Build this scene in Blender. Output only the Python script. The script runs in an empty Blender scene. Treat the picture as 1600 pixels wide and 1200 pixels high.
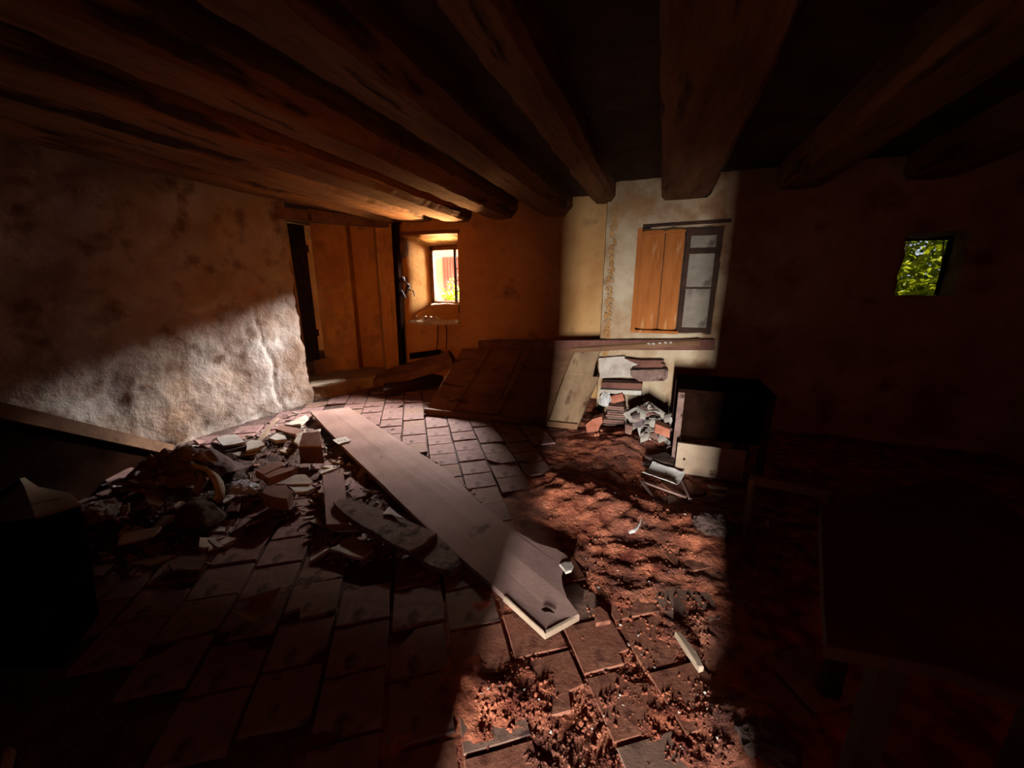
import bpy, bmesh, math, random
from mathutils import Vector, noise, Matrix
random.seed(7)
R = random.uniform
C = bpy.context.scene.collection
SC = bpy.context.scene
PI = math.pi

# ------------------------------------------------------------------ camera
H = 1.5; PITCH = math.radians(14); YAW = math.radians(20.8); F = 600.0
cam_d = bpy.data.cameras.new('camera'); cam = bpy.data.objects.new('camera', cam_d); C.objects.link(cam)
cam.location = (0, 0, H); cam.rotation_euler = (PI/2-PITCH, 0, YAW)
cam_d.sensor_width = 36; cam_d.lens = F/1600*36; cam_d.clip_start = .02
SC.camera = cam
# ------------------------------------------------------------------ light
w = bpy.data.worlds.new('sky'); SC.world = w; w.use_nodes = True
wb = w.node_tree.nodes['Background']; wb.inputs[0].default_value = (.75, .88, 1, 1); wb.inputs[1].default_value = .7
def lamp(name, kind, loc, target, energy, col, **kw):
    d = bpy.data.lights.new(name, kind); o = bpy.data.objects.new(name, d); C.objects.link(o)
    o.location = loc; o.rotation_euler = (Vector(target)-Vector(loc)).to_track_quat('-Z', 'Y').to_euler()
    d.energy = energy; d.color = col
    for k, v in kw.items(): setattr(d, k, v)
    return o
lamp('sun', 'SUN', (0, -5, 12), (1.2, -.2, 2), 8, (1, .95, .86), angle=.01)
lamp('low_sky_along_the_lane', 'AREA', (-2.45, 8.0, 2.98), (-3.35, 5.6, 1.7), 3500, (.92, .95, 1), shape='RECTANGLE', size=1.3, size_y=.42)
lamp('sky_over_the_lane', 'AREA', (-3.65, 8.0, 3.37), (-3.3, 5.6, 1.7), 6400, (1, .89, .85), shape='RECTANGLE', size=2.4, size_y=.6)
lamp('sunlit_lane', 'AREA', (-3.9, 7.7, .30), (-3.3, 5.7, 1.7), 4800, (1, .52, .19), shape='RECTANGLE', size=2.4, size_y=.6)
lamp('reveal_fill', 'AREA', (-1.3, 6.7, 1.9), (-3.65, 5.5, 1.6), 420, (1, .90, .74), shape='RECTANGLE', size=.6, size_y=1.0)  # added lamp to brighten the window reveal; no neighbour wall stands there
lamp('daylight_at_the_doorway', 'AREA', (.15, -3.9, .95), (-.2, 4.0, .9), 1550, (.97, .97, 1), shape='RECTANGLE', size=.15, size_y=1.1)
lamp('red_fill', 'AREA', (.6, -.85, 2.1), (-1.0, 3.5, .9), 9, (1, .02, .02), shape='RECTANGLE', size=4.5, size_y=.8)  # added fill lamp, tints the darks red; not a source in the room
lamp('amber_fill', 'AREA', (-1.0, -.8, 1.35), (-3.7, 4.7, 1.35), 10, (1, .26, .012), shape='RECTANGLE', size=1.0, size_y=.5, spread=math.radians(48))  # added fill lamp for orange ambience on the far left walls
vs = SC.view_settings; vs.view_transform = 'Standard'; vs.look = 'None'; vs.gamma = 1; vs.exposure = 0; vs.use_curve_mapping = False
SC.cycles.max_bounces = 8; SC.cycles.diffuse_bounces = 2

# ------------------------------------------------------------------ photograph pixel -> place
Fw = Vector((-math.sin(YAW)*math.cos(PITCH), math.cos(YAW)*math.cos(PITCH), -math.sin(PITCH)))
Rt = Vector((math.cos(YAW), math.sin(YAW), 0)); Up = Rt.cross(Fw); CP = Vector((0, 0, H))
def ray(x, y): return Fw+Rt*((x-800)/F)-Up*((y-600)/F)
def onz(x, y, z=0.): d = ray(x, y); return CP+d*((z-H)/d.z)
def onx(x, y, X): d = ray(x, y); return CP+d*(X/d.x)
def ony(x, y, Y): d = ray(x, y); return CP+d*(Y/d.y)

# ------------------------------------------------------------------ materials
def alb(c): return tuple(.45*v**1.35 for v in c)    # darkens and saturates every colour to weaken bounced light
def mat(name, c1, c2, scale=6, rough=.85, bump=.4, bscale=40, dist=.02, stretch=None, spots=None, spec=.2, detail=6, lo=.35, hi=.65):
    m = bpy.data.materials.new(name); m.use_nodes = True
    c1, c2 = alb(c1), alb(c2)
    if spots: spots = (alb(spots[0]), *spots[1:])
    n = m.node_tree.nodes; l = m.node_tree.links; b = n['Principled BSDF']
    tc = n.new('ShaderNodeTexCoord'); mp = n.new('ShaderNodeMapping'); l.new(tc.outputs['Object'], mp.inputs[0])
    if stretch: mp.inputs['Scale'].default_value = stretch
    t = n.new('ShaderNodeTexNoise'); t.inputs['Scale'].default_value = scale; t.inputs['Detail'].default_value = detail; t.inputs['Roughness'].default_value = .62
    l.new(mp.outputs[0], t.inputs[0])
    r = n.new('ShaderNodeValToRGB'); r.color_ramp.elements[0].position = lo; r.color_ramp.elements[1].position = hi
    r.color_ramp.elements[0].color = (*c1, 1); r.color_ramp.elements[1].color = (*c2, 1)
    l.new(t.outputs[0], r.inputs[0]); out = r.outputs[0]
    if spots:
        sc, s0, s1, ss = spots
        t3 = n.new('ShaderNodeTexNoise'); t3.inputs['Scale'].default_value = ss; t3.inputs['Detail'].default_value = 8; l.new(mp.outputs[0], t3.inputs[0])
        r3 = n.new('ShaderNodeValToRGB'); r3.color_ramp.elements[0].position = s0; r3.color_ramp.elements[1].position = s1
        l.new(t3.outputs[0], r3.inputs[0])
        mx = n.new('ShaderNodeMix'); mx.data_type = 'RGBA'; l.new(r3.outputs[0], mx.inputs[0]); l.new(out, mx.inputs[6]); mx.inputs[7].default_value = (*sc, 1)
        out = mx.outputs[2]
    l.new(out, b.inputs['Base Color'])
    t2 = n.new('ShaderNodeTexNoise'); t2.inputs['Scale'].default_value = bscale; t2.inputs['Detail'].default_value = 9; t2.inputs['Roughness'].default_value = .65
    l.new(mp.outputs[0], t2.inputs[0])
    bp = n.new('ShaderNodeBump'); bp.inputs['Strength'].default_value = bump; bp.inputs['Distance'].default_value = dist
    l.new(t2.outputs[0], bp.inputs['Height']); l.new(bp.outputs[0], b.inputs['Normal'])
    b.inputs['Roughness'].default_value = rough; b.inputs['Specular IOR Level'].default_value = spec
    return m
M = {}
M['plaster'] = mat('plaster', (.62, .35, .14), (.78, .50, .24), 1.6, bump=.55, bscale=9, dist=.04, spots=((.40, .24, .12), .58, .74, 3.2))
M['plaster_left'] = mat('plaster_left', (.58, .40, .28), (.76, .66, .57), 1.5, bump=.7, bscale=7, dist=.05, spots=((.36, .22, .13), .54, .72, 4.5))
M['plaster_white'] = mat('plaster_white', (.56, .36, .19), (.80, .67, .48), 2.0, bump=.7, bscale=14, dist=.04, spots=((.44, .24, .12), .54, .70, 3.2))
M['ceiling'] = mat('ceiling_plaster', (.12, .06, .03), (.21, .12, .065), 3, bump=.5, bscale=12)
M['beam'] = mat('hewn_beam', (.24, .10, .036), (.54, .29, .13), 5, bump=.9, bscale=14, dist=.03, stretch=(1, .16, 1), spots=((.12, .045, .015), .58, .66, 7))
M['soil'] = None
M['tile'] = mat('clay_tile', (.32, .185, .155), (.50, .33, .29), 5, bump=.6, bscale=30, dist=.008, spots=((.20, .10, .075), .56, .66, 7))
M['tile_red'] = mat('red_clay_tile', (.36, .15, .09), (.50, .25, .16), 6, bump=.6, bscale=34, dist=.008, spots=((.22, .08, .05), .56, .68, 9))
M['tile_grey'] = mat('grey_clay_tile', (.34, .21, .15), (.46, .30, .22), 6, bump=.5, bscale=30, dist=.006, spots=((.17, .10, .08), .58, .68, 9))
M['plank'] = mat('dusty_plank', (.42, .27, .22), (.54, .37, .31), 4, bump=.35, bscale=26, dist=.006, stretch=(.6, .6, 1), spots=((.20, .11, .09), .66, .72, 6))
M['plank_pale'] = mat('pale_plank', (.46, .34, .24), (.60, .47, .34), 4, bump=.4, bscale=26, dist=.008, spots=((.24, .14, .09), .64, .72, 8))
M['plank_old'] = mat('weathered_plank', (.30, .19, .15), (.46, .32, .26), 9, bump=.9, bscale=30, dist=.012, spots=((.14, .07, .05), .56, .66, 12))
M['wood_dark'] = mat('dark_wood', (.07, .032, .018), (.15, .075, .04), 5, bump=.4, bscale=20, dist=.008)
M['wood_mid'] = mat('brown_wood', (.26, .14, .075), (.42, .25, .14), 5, bump=.5, bscale=24, dist=.01, stretch=(.3, 1, 1), spots=((.12, .06, .03), .62, .70, 8))
M['wood_red'] = mat('reddish_brown_wood', (.22, .10, .07), (.36, .18, .13), 5, bump=.4, bscale=24, dist=.01)
M['shutter'] = mat('orange_shutter', (.50, .19, .04), (.66, .28, .08), 3.5, bump=.4, bscale=18, dist=.006, stretch=(3, 1, .5), spots=((.72, .42, .2), .60, .72, 6))
M['brick'] = mat('brick', (.50, .20, .12), (.72, .34, .22), 9, bump=.5, bscale=60, dist=.006)
M['brick_dull'] = mat('dusty_brick', (.36, .20, .15), (.52, .33, .26), 9, bump=.5, bscale=60, dist=.006)
M['white'] = mat('white_paper', (.70, .64, .56), (.82, .78, .70), 7, bump=.2, bscale=20, dist=.006, spots=((.45, .36, .30), .62, .70, 18))
M['plasterchip'] = mat('plaster_chip', (.55, .46, .38), (.74, .66, .56), 9, bump=.6, bscale=50, dist=.01)
M['grey'] = mat('grey_sheet', (.54, .47, .38), (.74, .68, .58), 8, bump=.5, bscale=30, dist=.01)
M['stone'] = mat('stone', (.16, .10, .08), (.28, .19, .15), 7, bump=.8, bscale=30, dist=.02)
M['cloth'] = mat('dusty_cloth', (.30, .22, .20), (.46, .37, .35), 4, bump=.5, bscale=14, dist=.02)
M['plastic_white'] = mat('white_plastic', (.62, .58, .52), (.76, .72, .66), 6, rough=.45, bump=.3, bscale=12)
M['plastic_blue'] = mat('bluish_plastic', (.50, .52, .60), (.66, .70, .80), 12, rough=.35, bump=.6, bscale=25)
M['leather'] = mat('ochre_leather', (.40, .24, .10), (.52, .33, .15), 8, bump=.4, bscale=40, dist=.006)
M['tabletop'] = mat('dull_tabletop', (.12, .065, .03), (.18, .10, .05), 3, bump=.3, bscale=20, dist=.006)
M['leaf'] = mat('leaf', (.36, .46, .01), (.85, .85, .04), 9, rough=.5, bump=.2)
M['leaf_bright'] = mat('bright_leaf', (.22, .55, .03), (.50, .80, .06), 9, rough=.5, bump=.2)
M['stem'] = mat('stem', (.10, .06, .03), (.2, .12, .06), 9)
M['facade'] = mat('limewashed_facade', (.56, .52, .44), (.64, .60, .52), 2)
M['pink'] = mat('faded_pink_shutter', (.42, .15, .12), (.52, .22, .18), 3, stretch=(4, 1, .6))
M['lane'] = mat('lane_gravel', (.45, .40, .33), (.58, .52, .44), 8)
M['black'] = mat('black_wood_and_shade', (.03, .015, .01), (.06, .03, .02), 5, spec=0, rough=1)  # matte black; on the cabinet body it stands in for shade
M['wire'] = mat('wire', (.05, .025, .015), (.10, .05, .03), 5)
M['dusty_pane'] = mat('dusty_pane', (.30, .24, .17), (.44, .37, .28), 4, rough=.5, spots=((.2, .14, .09), .56, .7, 6))
M['panel_lit_end'] = mat('lit_panel_board', (.34, .22, .13), (.52, .37, .23), 5, bump=.5, bscale=24, dist=.01, stretch=(1, .4, .4), spots=((.16, .08, .04), .58, .68, 9))  # paler than the other panel boards: the light on this end is painted in
M['ink'] = mat('ink', (.10, .10, .14), (.16, .16, .2), 5)
# leaves let some light through
for k in ('leaf', 'leaf_bright'):
    nt = M[k].node_tree; b = nt.nodes['Principled BSDF']; out = [x for x in nt.nodes if x.type == 'OUTPUT_MATERIAL'][0]
    tr = nt.nodes.new('ShaderNodeBsdfTranslucent'); mx = nt.nodes.new('ShaderNodeMixShader'); mx.inputs[0].default_value = .3
    src = b.inputs['Base Color'].links[0].from_socket; nt.links.new(src, tr.inputs[0])
    nt.links.new(b.outputs[0], mx.inputs[1]); nt.links.new(tr.outputs[0], mx.inputs[2]); nt.links.new(mx.outputs[0], out.inputs[0])
# floor dirt: brick-red earth on the right hand side of the room, brown-grey dust on the left
def soil_mat():
    m = mat('floor_dirt', (.17, .10, .075), (.33, .21, .165), 7, bump=1.0, bscale=42, dist=.03, detail=9)
    n = m.node_tree.nodes; l = m.node_tree.links; b = n['Principled BSDF']
    src = b.inputs['Base Color'].links[0].from_socket
    tc = n.new('ShaderNodeTexCoord'); nz = n.new('ShaderNodeTexNoise'); nz.inputs['Scale'].default_value = 2.4; nz.inputs['Detail'].default_value = 7
    l.new(tc.outputs['Object'], nz.inputs[0])
    red = n.new('ShaderNodeValToRGB'); red.color_ramp.elements[0].color = (.11, .02, .008, 1); red.color_ramp.elements[1].color = (.42, .13, .06, 1)
    red.color_ramp.elements[0].position = .36; red.color_ramp.elements[1].position = .64
    n2 = n.new('ShaderNodeTexNoise'); n2.inputs['Scale'].default_value = 9; n2.inputs['Detail'].default_value = 9; l.new(tc.outputs['Object'], n2.inputs[0]); l.new(n2.outputs[0], red.inputs[0])
    sx = n.new('ShaderNodeSeparateXYZ'); l.new(tc.outputs['Object'], sx.inputs[0])
    # red zone mask: x between about -1.0 and .9, stronger where the noise is high
    a = n.new('ShaderNodeMapRange'); a.inputs[1].default_value = -1.15; a.inputs[2].default_value = -.75; l.new(sx.outputs[0], a.inputs[0])
    nb = n.new('ShaderNodeMapRange'); nb.inputs[1].default_value = .40; nb.inputs[2].default_value = .54; l.new(nz.outputs[0], nb.inputs[0])
    nb.inputs[3].default_value = .5
    mu = n.new('ShaderNodeMath'); mu.operation = 'MULTIPLY'; l.new(a.outputs[0], mu.inputs[0]); l.new(nb.outputs[0], mu.inputs[1])
    mx = n.new('ShaderNodeMix'); mx.data_type = 'RGBA'; l.new(mu.outputs[0], mx.inputs[0]); l.new(src, mx.inputs[6]); l.new(red.outputs[0], mx.inputs[7])
    l.new(mx.outputs[2], b.inputs['Base Color'])
    return m
M['soil'] = soil_mat()

# ------------------------------------------------------------------ helpers
def link(name, me, material, parent=None, loc=(0, 0, 0), smooth=False):
    o = bpy.data.objects.new(name, me); C.objects.link(o)
    if material and not me.materials: me.materials.append(M[material] if isinstance(material, str) else material)
    if parent: o.parent = parent
    o.location = loc
    if smooth: me.polygons.foreach_set('use_smooth', [True]*len(me.polygons))
    return o
def mesh(name, V, Fs, material, parent=None, loc=(0, 0, 0), smooth=False):
    me = bpy.data.meshes.new(name); L = Vector(loc)
    me.from_pydata([tuple(Vector(v)-L) for v in V], [], Fs); me.update()
    bm = bmesh.new(); bm.from_mesh(me); bmesh.ops.recalc_face_normals(bm, faces=bm.faces); bm.to_mesh(me); bm.free()
    return link(name, me, material, parent, loc, smooth)
def tag(o, label, cat, group=None, kind=None):
    if label: o['label'] = label
    if cat: o['category'] = cat
    if group: o['group'] = group
    if kind: o['kind'] = kind
    return o
def struct(o): o['kind'] = 'structure'; return o
def empty(name, loc, label, cat, group=None):
    o = bpy.data.objects.new(name, None); C.objects.link(o); o.location = loc; o.empty_display_size = .05
    return tag(o, label, cat, group)
def base_of(V):
    c = sum((Vector(v) for v in V), Vector())/len(V); return Vector((c.x, c.y, min(v[2] for v in V)))
def subdiv(P, seg, jit):
    out = []
    for i, p in enumerate(P):
        q = P[(i+1) % len(P)]; d = (Vector(q)-Vector(p)); n = max(1, int(d.length/seg))
        for k in range(n):
            v = Vector(p)+d*(k/n)
            if k: v += Vector((R(-1, 1), R(-1, 1), R(-.2, .2)))*jit
            out.append(v)
    return out
def slab_geo(P, th, seg=.09, jit=.004, bev=.004):
    """top outline P (3d points), thickness downward"""
    T = subdiv(P, seg, jit); c = sum(T, Vector())/len(T); n = len(T)
    top = [v+(c-v).normalized()*bev for v in T]; mid = [v-Vector((0, 0, bev)) for v in T]
    bot = [v-Vector((R(-jit, jit), R(-jit, jit), th)) for v in T]
    V = top+mid+bot; Fs = [list(range(n)), list(range(3*n-1, 2*n-1, -1))]
    for i in range(n):
        j = (i+1) % n
        Fs += [[i, n+i, n+j, j], [n+i, 2*n+i, 2*n+j, n+j]]
    return V, Fs
def slab(name, P, th, material, parent=None, seg=.09, jit=.004, bev=.004):
    V, Fs = slab_geo(P, th, seg, jit, bev)
    L = parent.matrix_world.translation if False else (Vector(parent.location) if parent else base_of(V))
    o = mesh(name, V, Fs, material, None, L)
    if parent: o.parent = parent; o.location = (0, 0, 0)
    return o
def px(lst, z=None):
    return [onz(p[0], p[1], p[2] if len(p) > 2 else z) for p in lst]
def box_geo(lo, hi):
    (a, b, c), (d, e, f) = lo, hi
    V = [(a, b, c), (d, b, c), (d, e, c), (a, e, c), (a, b, f), (d, b, f), (d, e, f), (a, e, f)]
    return V, [[0, 3, 2, 1], [4, 5, 6, 7], [0, 1, 5, 4], [1, 2, 6, 5], [2, 3, 7, 6], [3, 0, 4, 7]]
class Acc:
    def __init__(s): s.V = []; s.F = []
    def add(s, V, Fs):
        k = len(s.V); s.V += [Vector(v) for v in V]; s.F += [[i+k for i in f] for f in Fs]; return s
    def box(s, lo, hi): return s.add(*box_geo(lo, hi))
    def bar(s, a, b, w, h, up=(0, 0, 1)):
        a = Vector(a); b = Vector(b); d = (b-a).normalized(); u = Vector(up); sd = d.cross(u).normalized(); u = sd.cross(d)
        V = []
        for p in (a, b):
            for x, y in ((-1, -1), (1, -1), (1, 1), (-1, 1)): V.append(p+sd*(x*w/2)+u*(y*h/2))
        return s.add(V, [[0, 1, 2, 3], [7, 6, 5, 4], [0, 4, 5, 1], [1, 5, 6, 2], [2, 6, 7, 3], [3, 7, 4, 0]])
    def tube(s, pts, r, n=7):
        pts = [Vector(p) for p in pts]; V = []
        for i, p in enumerate(pts):
            d = (pts[min(i+1, len(pts)-1)]-pts[max(i-1, 0)]).normalized(); u = d.orthogonal().normalized(); v = d.cross(u)
            rr = r[i] if isinstance(r, (list, tuple)) else r
            for k in range(n): a = 2*PI*k/n; V.append(p+u*(math.cos(a)*rr)+v*(math.sin(a)*rr))
        Fs = [[i*n+k, i*n+(k+1) % n, (i+1)*n+(k+1) % n, (i+1)*n+k] for i in range(len(pts)-1) for k in range(n)]
        Fs += [list(range(n)), list(range(len(pts)*n-1, (len(pts)-1)*n-1, -1))]
        return s.add(V, Fs)
    def make(s, name, material, parent=None, smooth=False):
        L = Vector(parent.location) if parent else base_of(s.V)
        o = mesh(name, s.V, s.F, material, None, L, smooth)
        if parent: o.parent = parent; o.location = (0, 0, 0)
        return o
def fbm(x, y, z, o=4): return noise.fractal(Vector((x, y, z)), 1.0, 2.1, o)

def in_poly(x, y, P):
    c = False; j = len(P)-1
    for i in range(len(P)):
        if (P[i][1] > y) != (P[j][1] > y) and x < (P[j][0]-P[i][0])*(y-P[i][1])/(P[j][1]-P[i][1])+P[i][0]: c = not c
        j = i
    return c
# ------------------------------------------------------------------ ground shape
MOUNDS = []
def mound(px_, py_, h, r, z=0.): p = onz(px_, py_, z); MOUNDS.append((p.x, p.y, h, r))
for a in ((330, 750, .13, .42), (420, 700, .07, .35), (250, 800, .08, .4), (470, 690, .05, .3), (180, 810, .08, .4), (590, 790, .03, .25),
          (1000, 690, .06, .30), (890, 775, .07, .26), (960, 800, .08, .26), (1000, 880, .03, .25), (960, 700, .06, .3), (560, 640, .02, .2), (770, 1080, .035, .16), (1120, 830, .07, .25), (1190, 1170, .10, .14)): mound(*a)
def clump(x, y): return abs(fbm(x*7, y*7, 3, 5))
def G(x, y):
    z = 0
    for a, b, h, r in MOUNDS:
        d = ((x-a)**2+(y-b)**2)/(r*r)
        if d < 6: z += h*math.exp(-d)
    return z
def ground(x, y):
    g = G(x, y)
    n1 = fbm(x*2.2, y*2.2, 0, 4); n2 = fbm(x*9, y*9, 5, 4); n3 = fbm(x*30, y*30, 8, 3)
    red = max(0, min(1, (x+1.0)*3))*max(0, min(1, (4.6-y)*2))
    # a small hollow just past the broken end of the long plank
    q = onz(893, 915); d = ((x-q.x)**2+(y-q.y)**2)/(.10*.10); hole = -.05*math.exp(-d)
    return g-.012+.018*n1+(.006+.008*red+.02*min(1, g*12))*n2+(.003+.005*red)*n3+.011*red+hole

# ------------------------------------------------------------------ structure
# floor
def make_floor():
    xs = []; x = -5.8
    while x < 3.4:
        xs.append(x); x += .02 if -4.5 < x < 1.1 else .12
    ys = []; y = -1.2
    while y < 5.9:
        ys.append(y); y += (.014 if y < 2.2 else .02) if .6 < y < 4.9 else .1
    V = [(x, y, ground(x, y)) for y in ys for x in xs]; n = len(xs)
    Fs = [[j*n+i, j*n+i+1, (j+1)*n+i+1, (j+1)*n+i] for j in range(len(ys)-1) for i in range(n-1)]
    me = bpy.data.meshes.new('floor'); me.from_pydata(V, [], Fs); me.update()
    return struct(link('floor', me, 'soil', None, (0, 0, 0), True))
floor = make_floor()
# clay tiles of the floor, laid on a skew grid, rows staggered
ud = Vector((.576, -.818, 0)).normalized(); vd = Vector((.818, .576, 0)).normalized()
def make_tiles():
    cand = []
    for i in range(-20, 9):
        off = random.random()*.24
        for j in range(-26, 2):
            p0 = .32+i*.25; q0 = -1.06+j*.242+off*(1 if i % 2 else .6)
            c = vd*(p0+.12)+ud*(q0+.12)
            if not (-4.2 < c.x < .75 and .55 < c.y < 4.9): continue
            if G(c.x, c.y) > .045: continue
            if c.x > -1.0 and c.y > 3.0 : continue
            if c.y > 3.95 and c.x > -2.7: continue
            # missing tiles where the earth shows
            if c.x > -.9 and random.random() < .16: continue
            if random.random() < .04: continue
            cand.append((c.length, p0, q0, c))
    cand.sort(key=lambda t: t[0]); cand = cand[:298]
    for _, p0, q0, c in cand:
        z = .006+R(-.005, .008); tx = R(-.012, .012); ty = R(-.012, .012)
        g = .006; P = []
        W = .238; L = .232
        for a, b in ((g, g), (W, g), (W, L), (g, L)):
            P.append(vd*(p0+a)+ud*(q0+b)+Vector((0, 0, z+(a-.12)*tx+(b-.12)*ty)))
        if random.random() < .28:      # a broken corner
            k = random.randrange(4); a = P[k-1]; b = P[(k+1) % 4]; v = P[k]
            P[k:k+1] = [v+(a-v)*R(.2, .5), v+((a+b)/2-v)*R(.3, .6), v+(b-v)*R(.2, .5)]
        rd = c.x > -.75
        m = random.choice(['tile', 'tile', 'tile', 'tile_grey']) if not rd else random.choice(['tile_red', 'tile_red', 'tile_grey'])
        V, Fs = slab_geo([p-c for p in P], .02, .08, .003, .003)
        o = mesh('tile', V, Fs, m); o.parent = floor; o.location = (c.x, c.y, 0)
make_tiles()

# wall pieces with openings: (u0,u1,v0,v1) rectangles left out; u runs along the wall
def wall(name, org, du, length, height, holes, material, res=.04, amp=.02, thick=.45, nrm=None, extra=None, top=None):
    org = Vector(org); du = Vector(du).normalized(); nrm = Vector(nrm)
    def cuts(a, b, marks):
        s = sorted(set([a, b]+[round(m, 4) for m in marks if a < m < b])); out = []
        for p, q in zip(s, s[1:]):
            n = max(1, int((q-p)/res)); out += [p+(q-p)*k/n for k in range(n)]
        return out+[b]
    us = cuts(0, length, [m for h in holes for m in h[:2]]); vs_ = cuts(0, height, [m for h in holes for m in h[2:4]])
    V = []; nu = len(us)
    for v in vs_:
        for u in us:
            p = org+du*u+Vector((0, 0, v))
            d = amp*(1.4*fbm(p.x*1.1, p.y*1.1, p.z*1.1, 3)+.6*fbm(p.x*4, p.y*4, p.z*4+9, 4)+.15*fbm(p.x*14, p.y*14, p.z*14, 3))
            if extra: d += extra(u, v)
            j = Vector((0, 0, 0))
            for h in holes:
                on = (abs(u-h[0]) < 1e-3 or abs(u-h[1]) < 1e-3) and h[2]-.01 <= v <= h[3]+.01 or (abs(v-h[2]) < 1e-3 or abs(v-h[3]) < 1e-3) and h[0]-.01 <= u <= h[1]+.01
                if on: j = du*(.022*fbm(u*6, v*6, 2, 3))+Vector((0, 0, .022*fbm(u*6, v*6, 7, 3)))
            V.append(p+nrm*d+j)
    Fs = []; inside = lambda u, v: any(h[0] < u < h[1] and h[2] < v < h[3] for h in holes)
    for j in range(len(vs_)-1):
        for i in range(nu-1):
            if inside((us[i]+us[i+1])/2, (vs_[j]+vs_[j+1])/2): continue
            Fs.append([j*nu+i, j*nu+i+1, (j+1)*nu+i+1, (j+1)*nu+i])
    A = Acc(); A.add(V, Fs)
    # reveals: front loop -> outer opening
    iu = {round(u, 4): k for k, u in enumerate(us)}; iv = {round(v, 4): k for k, v in enumerate(vs_)}
    for h in holes:
        a, b, c, d = [iu[round(h[0], 4)], iu[round(h[1], 4)], iv[round(h[2], 4)], iv[round(h[3], 4)]]
        o = h[4] if len(h) > 4 else h[:4]
        dep = h[5] if len(h) > 5 else thick
        loop = [(i, c) for i in range(a, b)]+[(b, j) for j in range(c, d)]+[(i, d) for i in range(b, a, -1)]+[(a, j) for j in range(d, c, -1)]
        ring = []
        for i, j in loop:
            fu = (us[i]-h[0])/(h[1]-h[0]); fv = (vs_[j]-h[2])/(h[3]-h[2])
            ring.append(((j*nu+i), org+du*(o[0]+fu*(o[1]-o[0]))+Vector((0, 0, o[2]+fv*(o[3]-o[2])))-nrm*dep))
        steps = 5; prev = [k for k, _ in ring]
        for s in range(1, steps+1):
            base = len(A.V); t = s/steps
            for k, e in ring:
                f = V[k]; p = f.lerp(e, t)
                if s < steps: p = p+Vector((fbm(p.x*5, p.y*5, p.z*5, 3), 0, fbm(p.x*5, p.y*5+4, p.z*5, 3)))*.018
                A.V.append(p)
            n = len(ring)
            for q in range(n): A.F.append([prev[q], prev[(q+1) % n], base+(q+1) % n, base+q])
            prev = list(range(base, base+n))
    # outer face with the outer openings
    xs = sorted(set([0, length]+[m for h in holes for m in (h[4] if len(h) > 4 else h)[:2]])); zs = sorted(set([0, height]+[m for h in holes for m in (h[4] if len(h) > 4 else h)[2:4]]))
    for p, q in zip(xs, xs[1:]):
        for r_, s_ in zip(zs, zs[1:]):
            if any((h[4] if len(h) > 4 else h)[0] < (p+q)/2 < (h[4] if len(h) > 4 else h)[1] and (h[4] if len(h) > 4 else h)[2] < (r_+s_)/2 < (h[4] if len(h) > 4 else h)[3] for h in holes): continue
            lo = org-nrm*(thick+.0)
            A.add([lo+du*p+Vector((0, 0, r_)), lo+du*q+Vector((0, 0, r_)), lo+du*q+Vector((0, 0, s_)), lo+du*p+Vector((0, 0, s_))], [[0, 1, 2, 3]])
    # end caps
    for u in (0, length):
        f = org+du*u; A.add([f, f-nrm*thick, f-nrm*thick+Vector((0, 0, height)), f+Vector((0, 0, height))], [[0, 1, 2, 3]])
    me = bpy.data.meshes.new(name); me.from_pydata([tuple(v) for v in A.V], [], A.F); me.update()
    return struct(link(name, me, material, None, (0, 0, 0), True))

XL = -4.35; YB = 5.3; YR = 4.75; ZC = 2.66
# left wall: runs from behind the camera to the ragged jamb of the stair doorway
def left_extra(u, v):
    y = u-1.5
    e = .035*fbm(y*1.6, v*2.2-y*.9, 2, 4)
    c1 = abs((y-(3.32-.14*(v)+.09*fbm(0, v*3.3, 1, 4)))); e -= .020*max(0, 1-c1/.035)
    return e
wl = wall('wall_left', (XL, -1.5, -.15), (0, 1, 0), 5.2, ZC+.15, [], 'plaster_left', .026, .022, .25, (1, 0, 0), left_extra)
for v in wl.data.vertices:
    if v.co.y > 3.5:
        k = (v.co.y-3.5)/.2; v.co.y += k*(.06*fbm(0, v.co.z*4, 3, 4)+.10*max(0, (.5-v.co.z)))
# far wall (left half, with window_1) and its nearer right half with the shuttered window
def H1(x0, x1, z0, z1, xo0, xo1, zo0, zo1, dep): return (x0+4.2, x1+4.2, z0+.15, z1+.15, (xo0+4.2, xo1+4.2, zo0+.15, zo1+.15), dep)
wall('wall_back', (-4.2, YB, -.15), (1, 0, 0), 3.66, ZC+.15, [H1(-3.79, -2.87, .98, 2.29, -3.56, -3.00, 1.27, 2.14, .42)], 'plaster', .035, .018, .42, (0, -1, 0))
XG = -.66
def right_extra(u, v):
    x = u+XG; e = 0
    if u < .13: e -= .05*max(0, 1-u/.13)
    g = abs(x-(-.575+.012*fbm(0, v*3, 1, 2)))
    if g < .045 and v < 2.2: e -= .03*(1-g/.045)-.028*abs(fbm(x*26, 0, v*26, 3))
    c = abs((x+.53)-(v-2.25)*.45-.02*fbm(v*6, 0, 0, 3))
    if 2.2 < v < 2.75: e -= .03*max(0, 1-c/.02)
    e += .012*fbm(x*3+5, v*3, 2, 5)
    c2 = abs((x+.42)-.02*fbm(v*4, 1, 5, 4)-.02*(v-1)); e -= .010*max(0, 1-c2/.02) if .8 < v < 1.7 else 0
    c3 = abs(v-2.42-.02*fbm(x*5, 3, 5, 3)); e -= .02*max(0, 1-c3/.02) if -.25 < x < .1 else 0
    return e
def hr(a, o=None, dep=None):
    t = (a[0]-XG, a[1]-XG, a[2]+.15, a[3]+.15); r = [*t]
    if o: r += [(o[0]-XG, o[1]-XG, o[2]+.15, o[3]+.15), dep]
    return tuple(r)
s0 = ony(1003, 357, YR); s1 = ony(1057, 520, YR); s2 = ony(1125, 360, YR)
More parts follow.
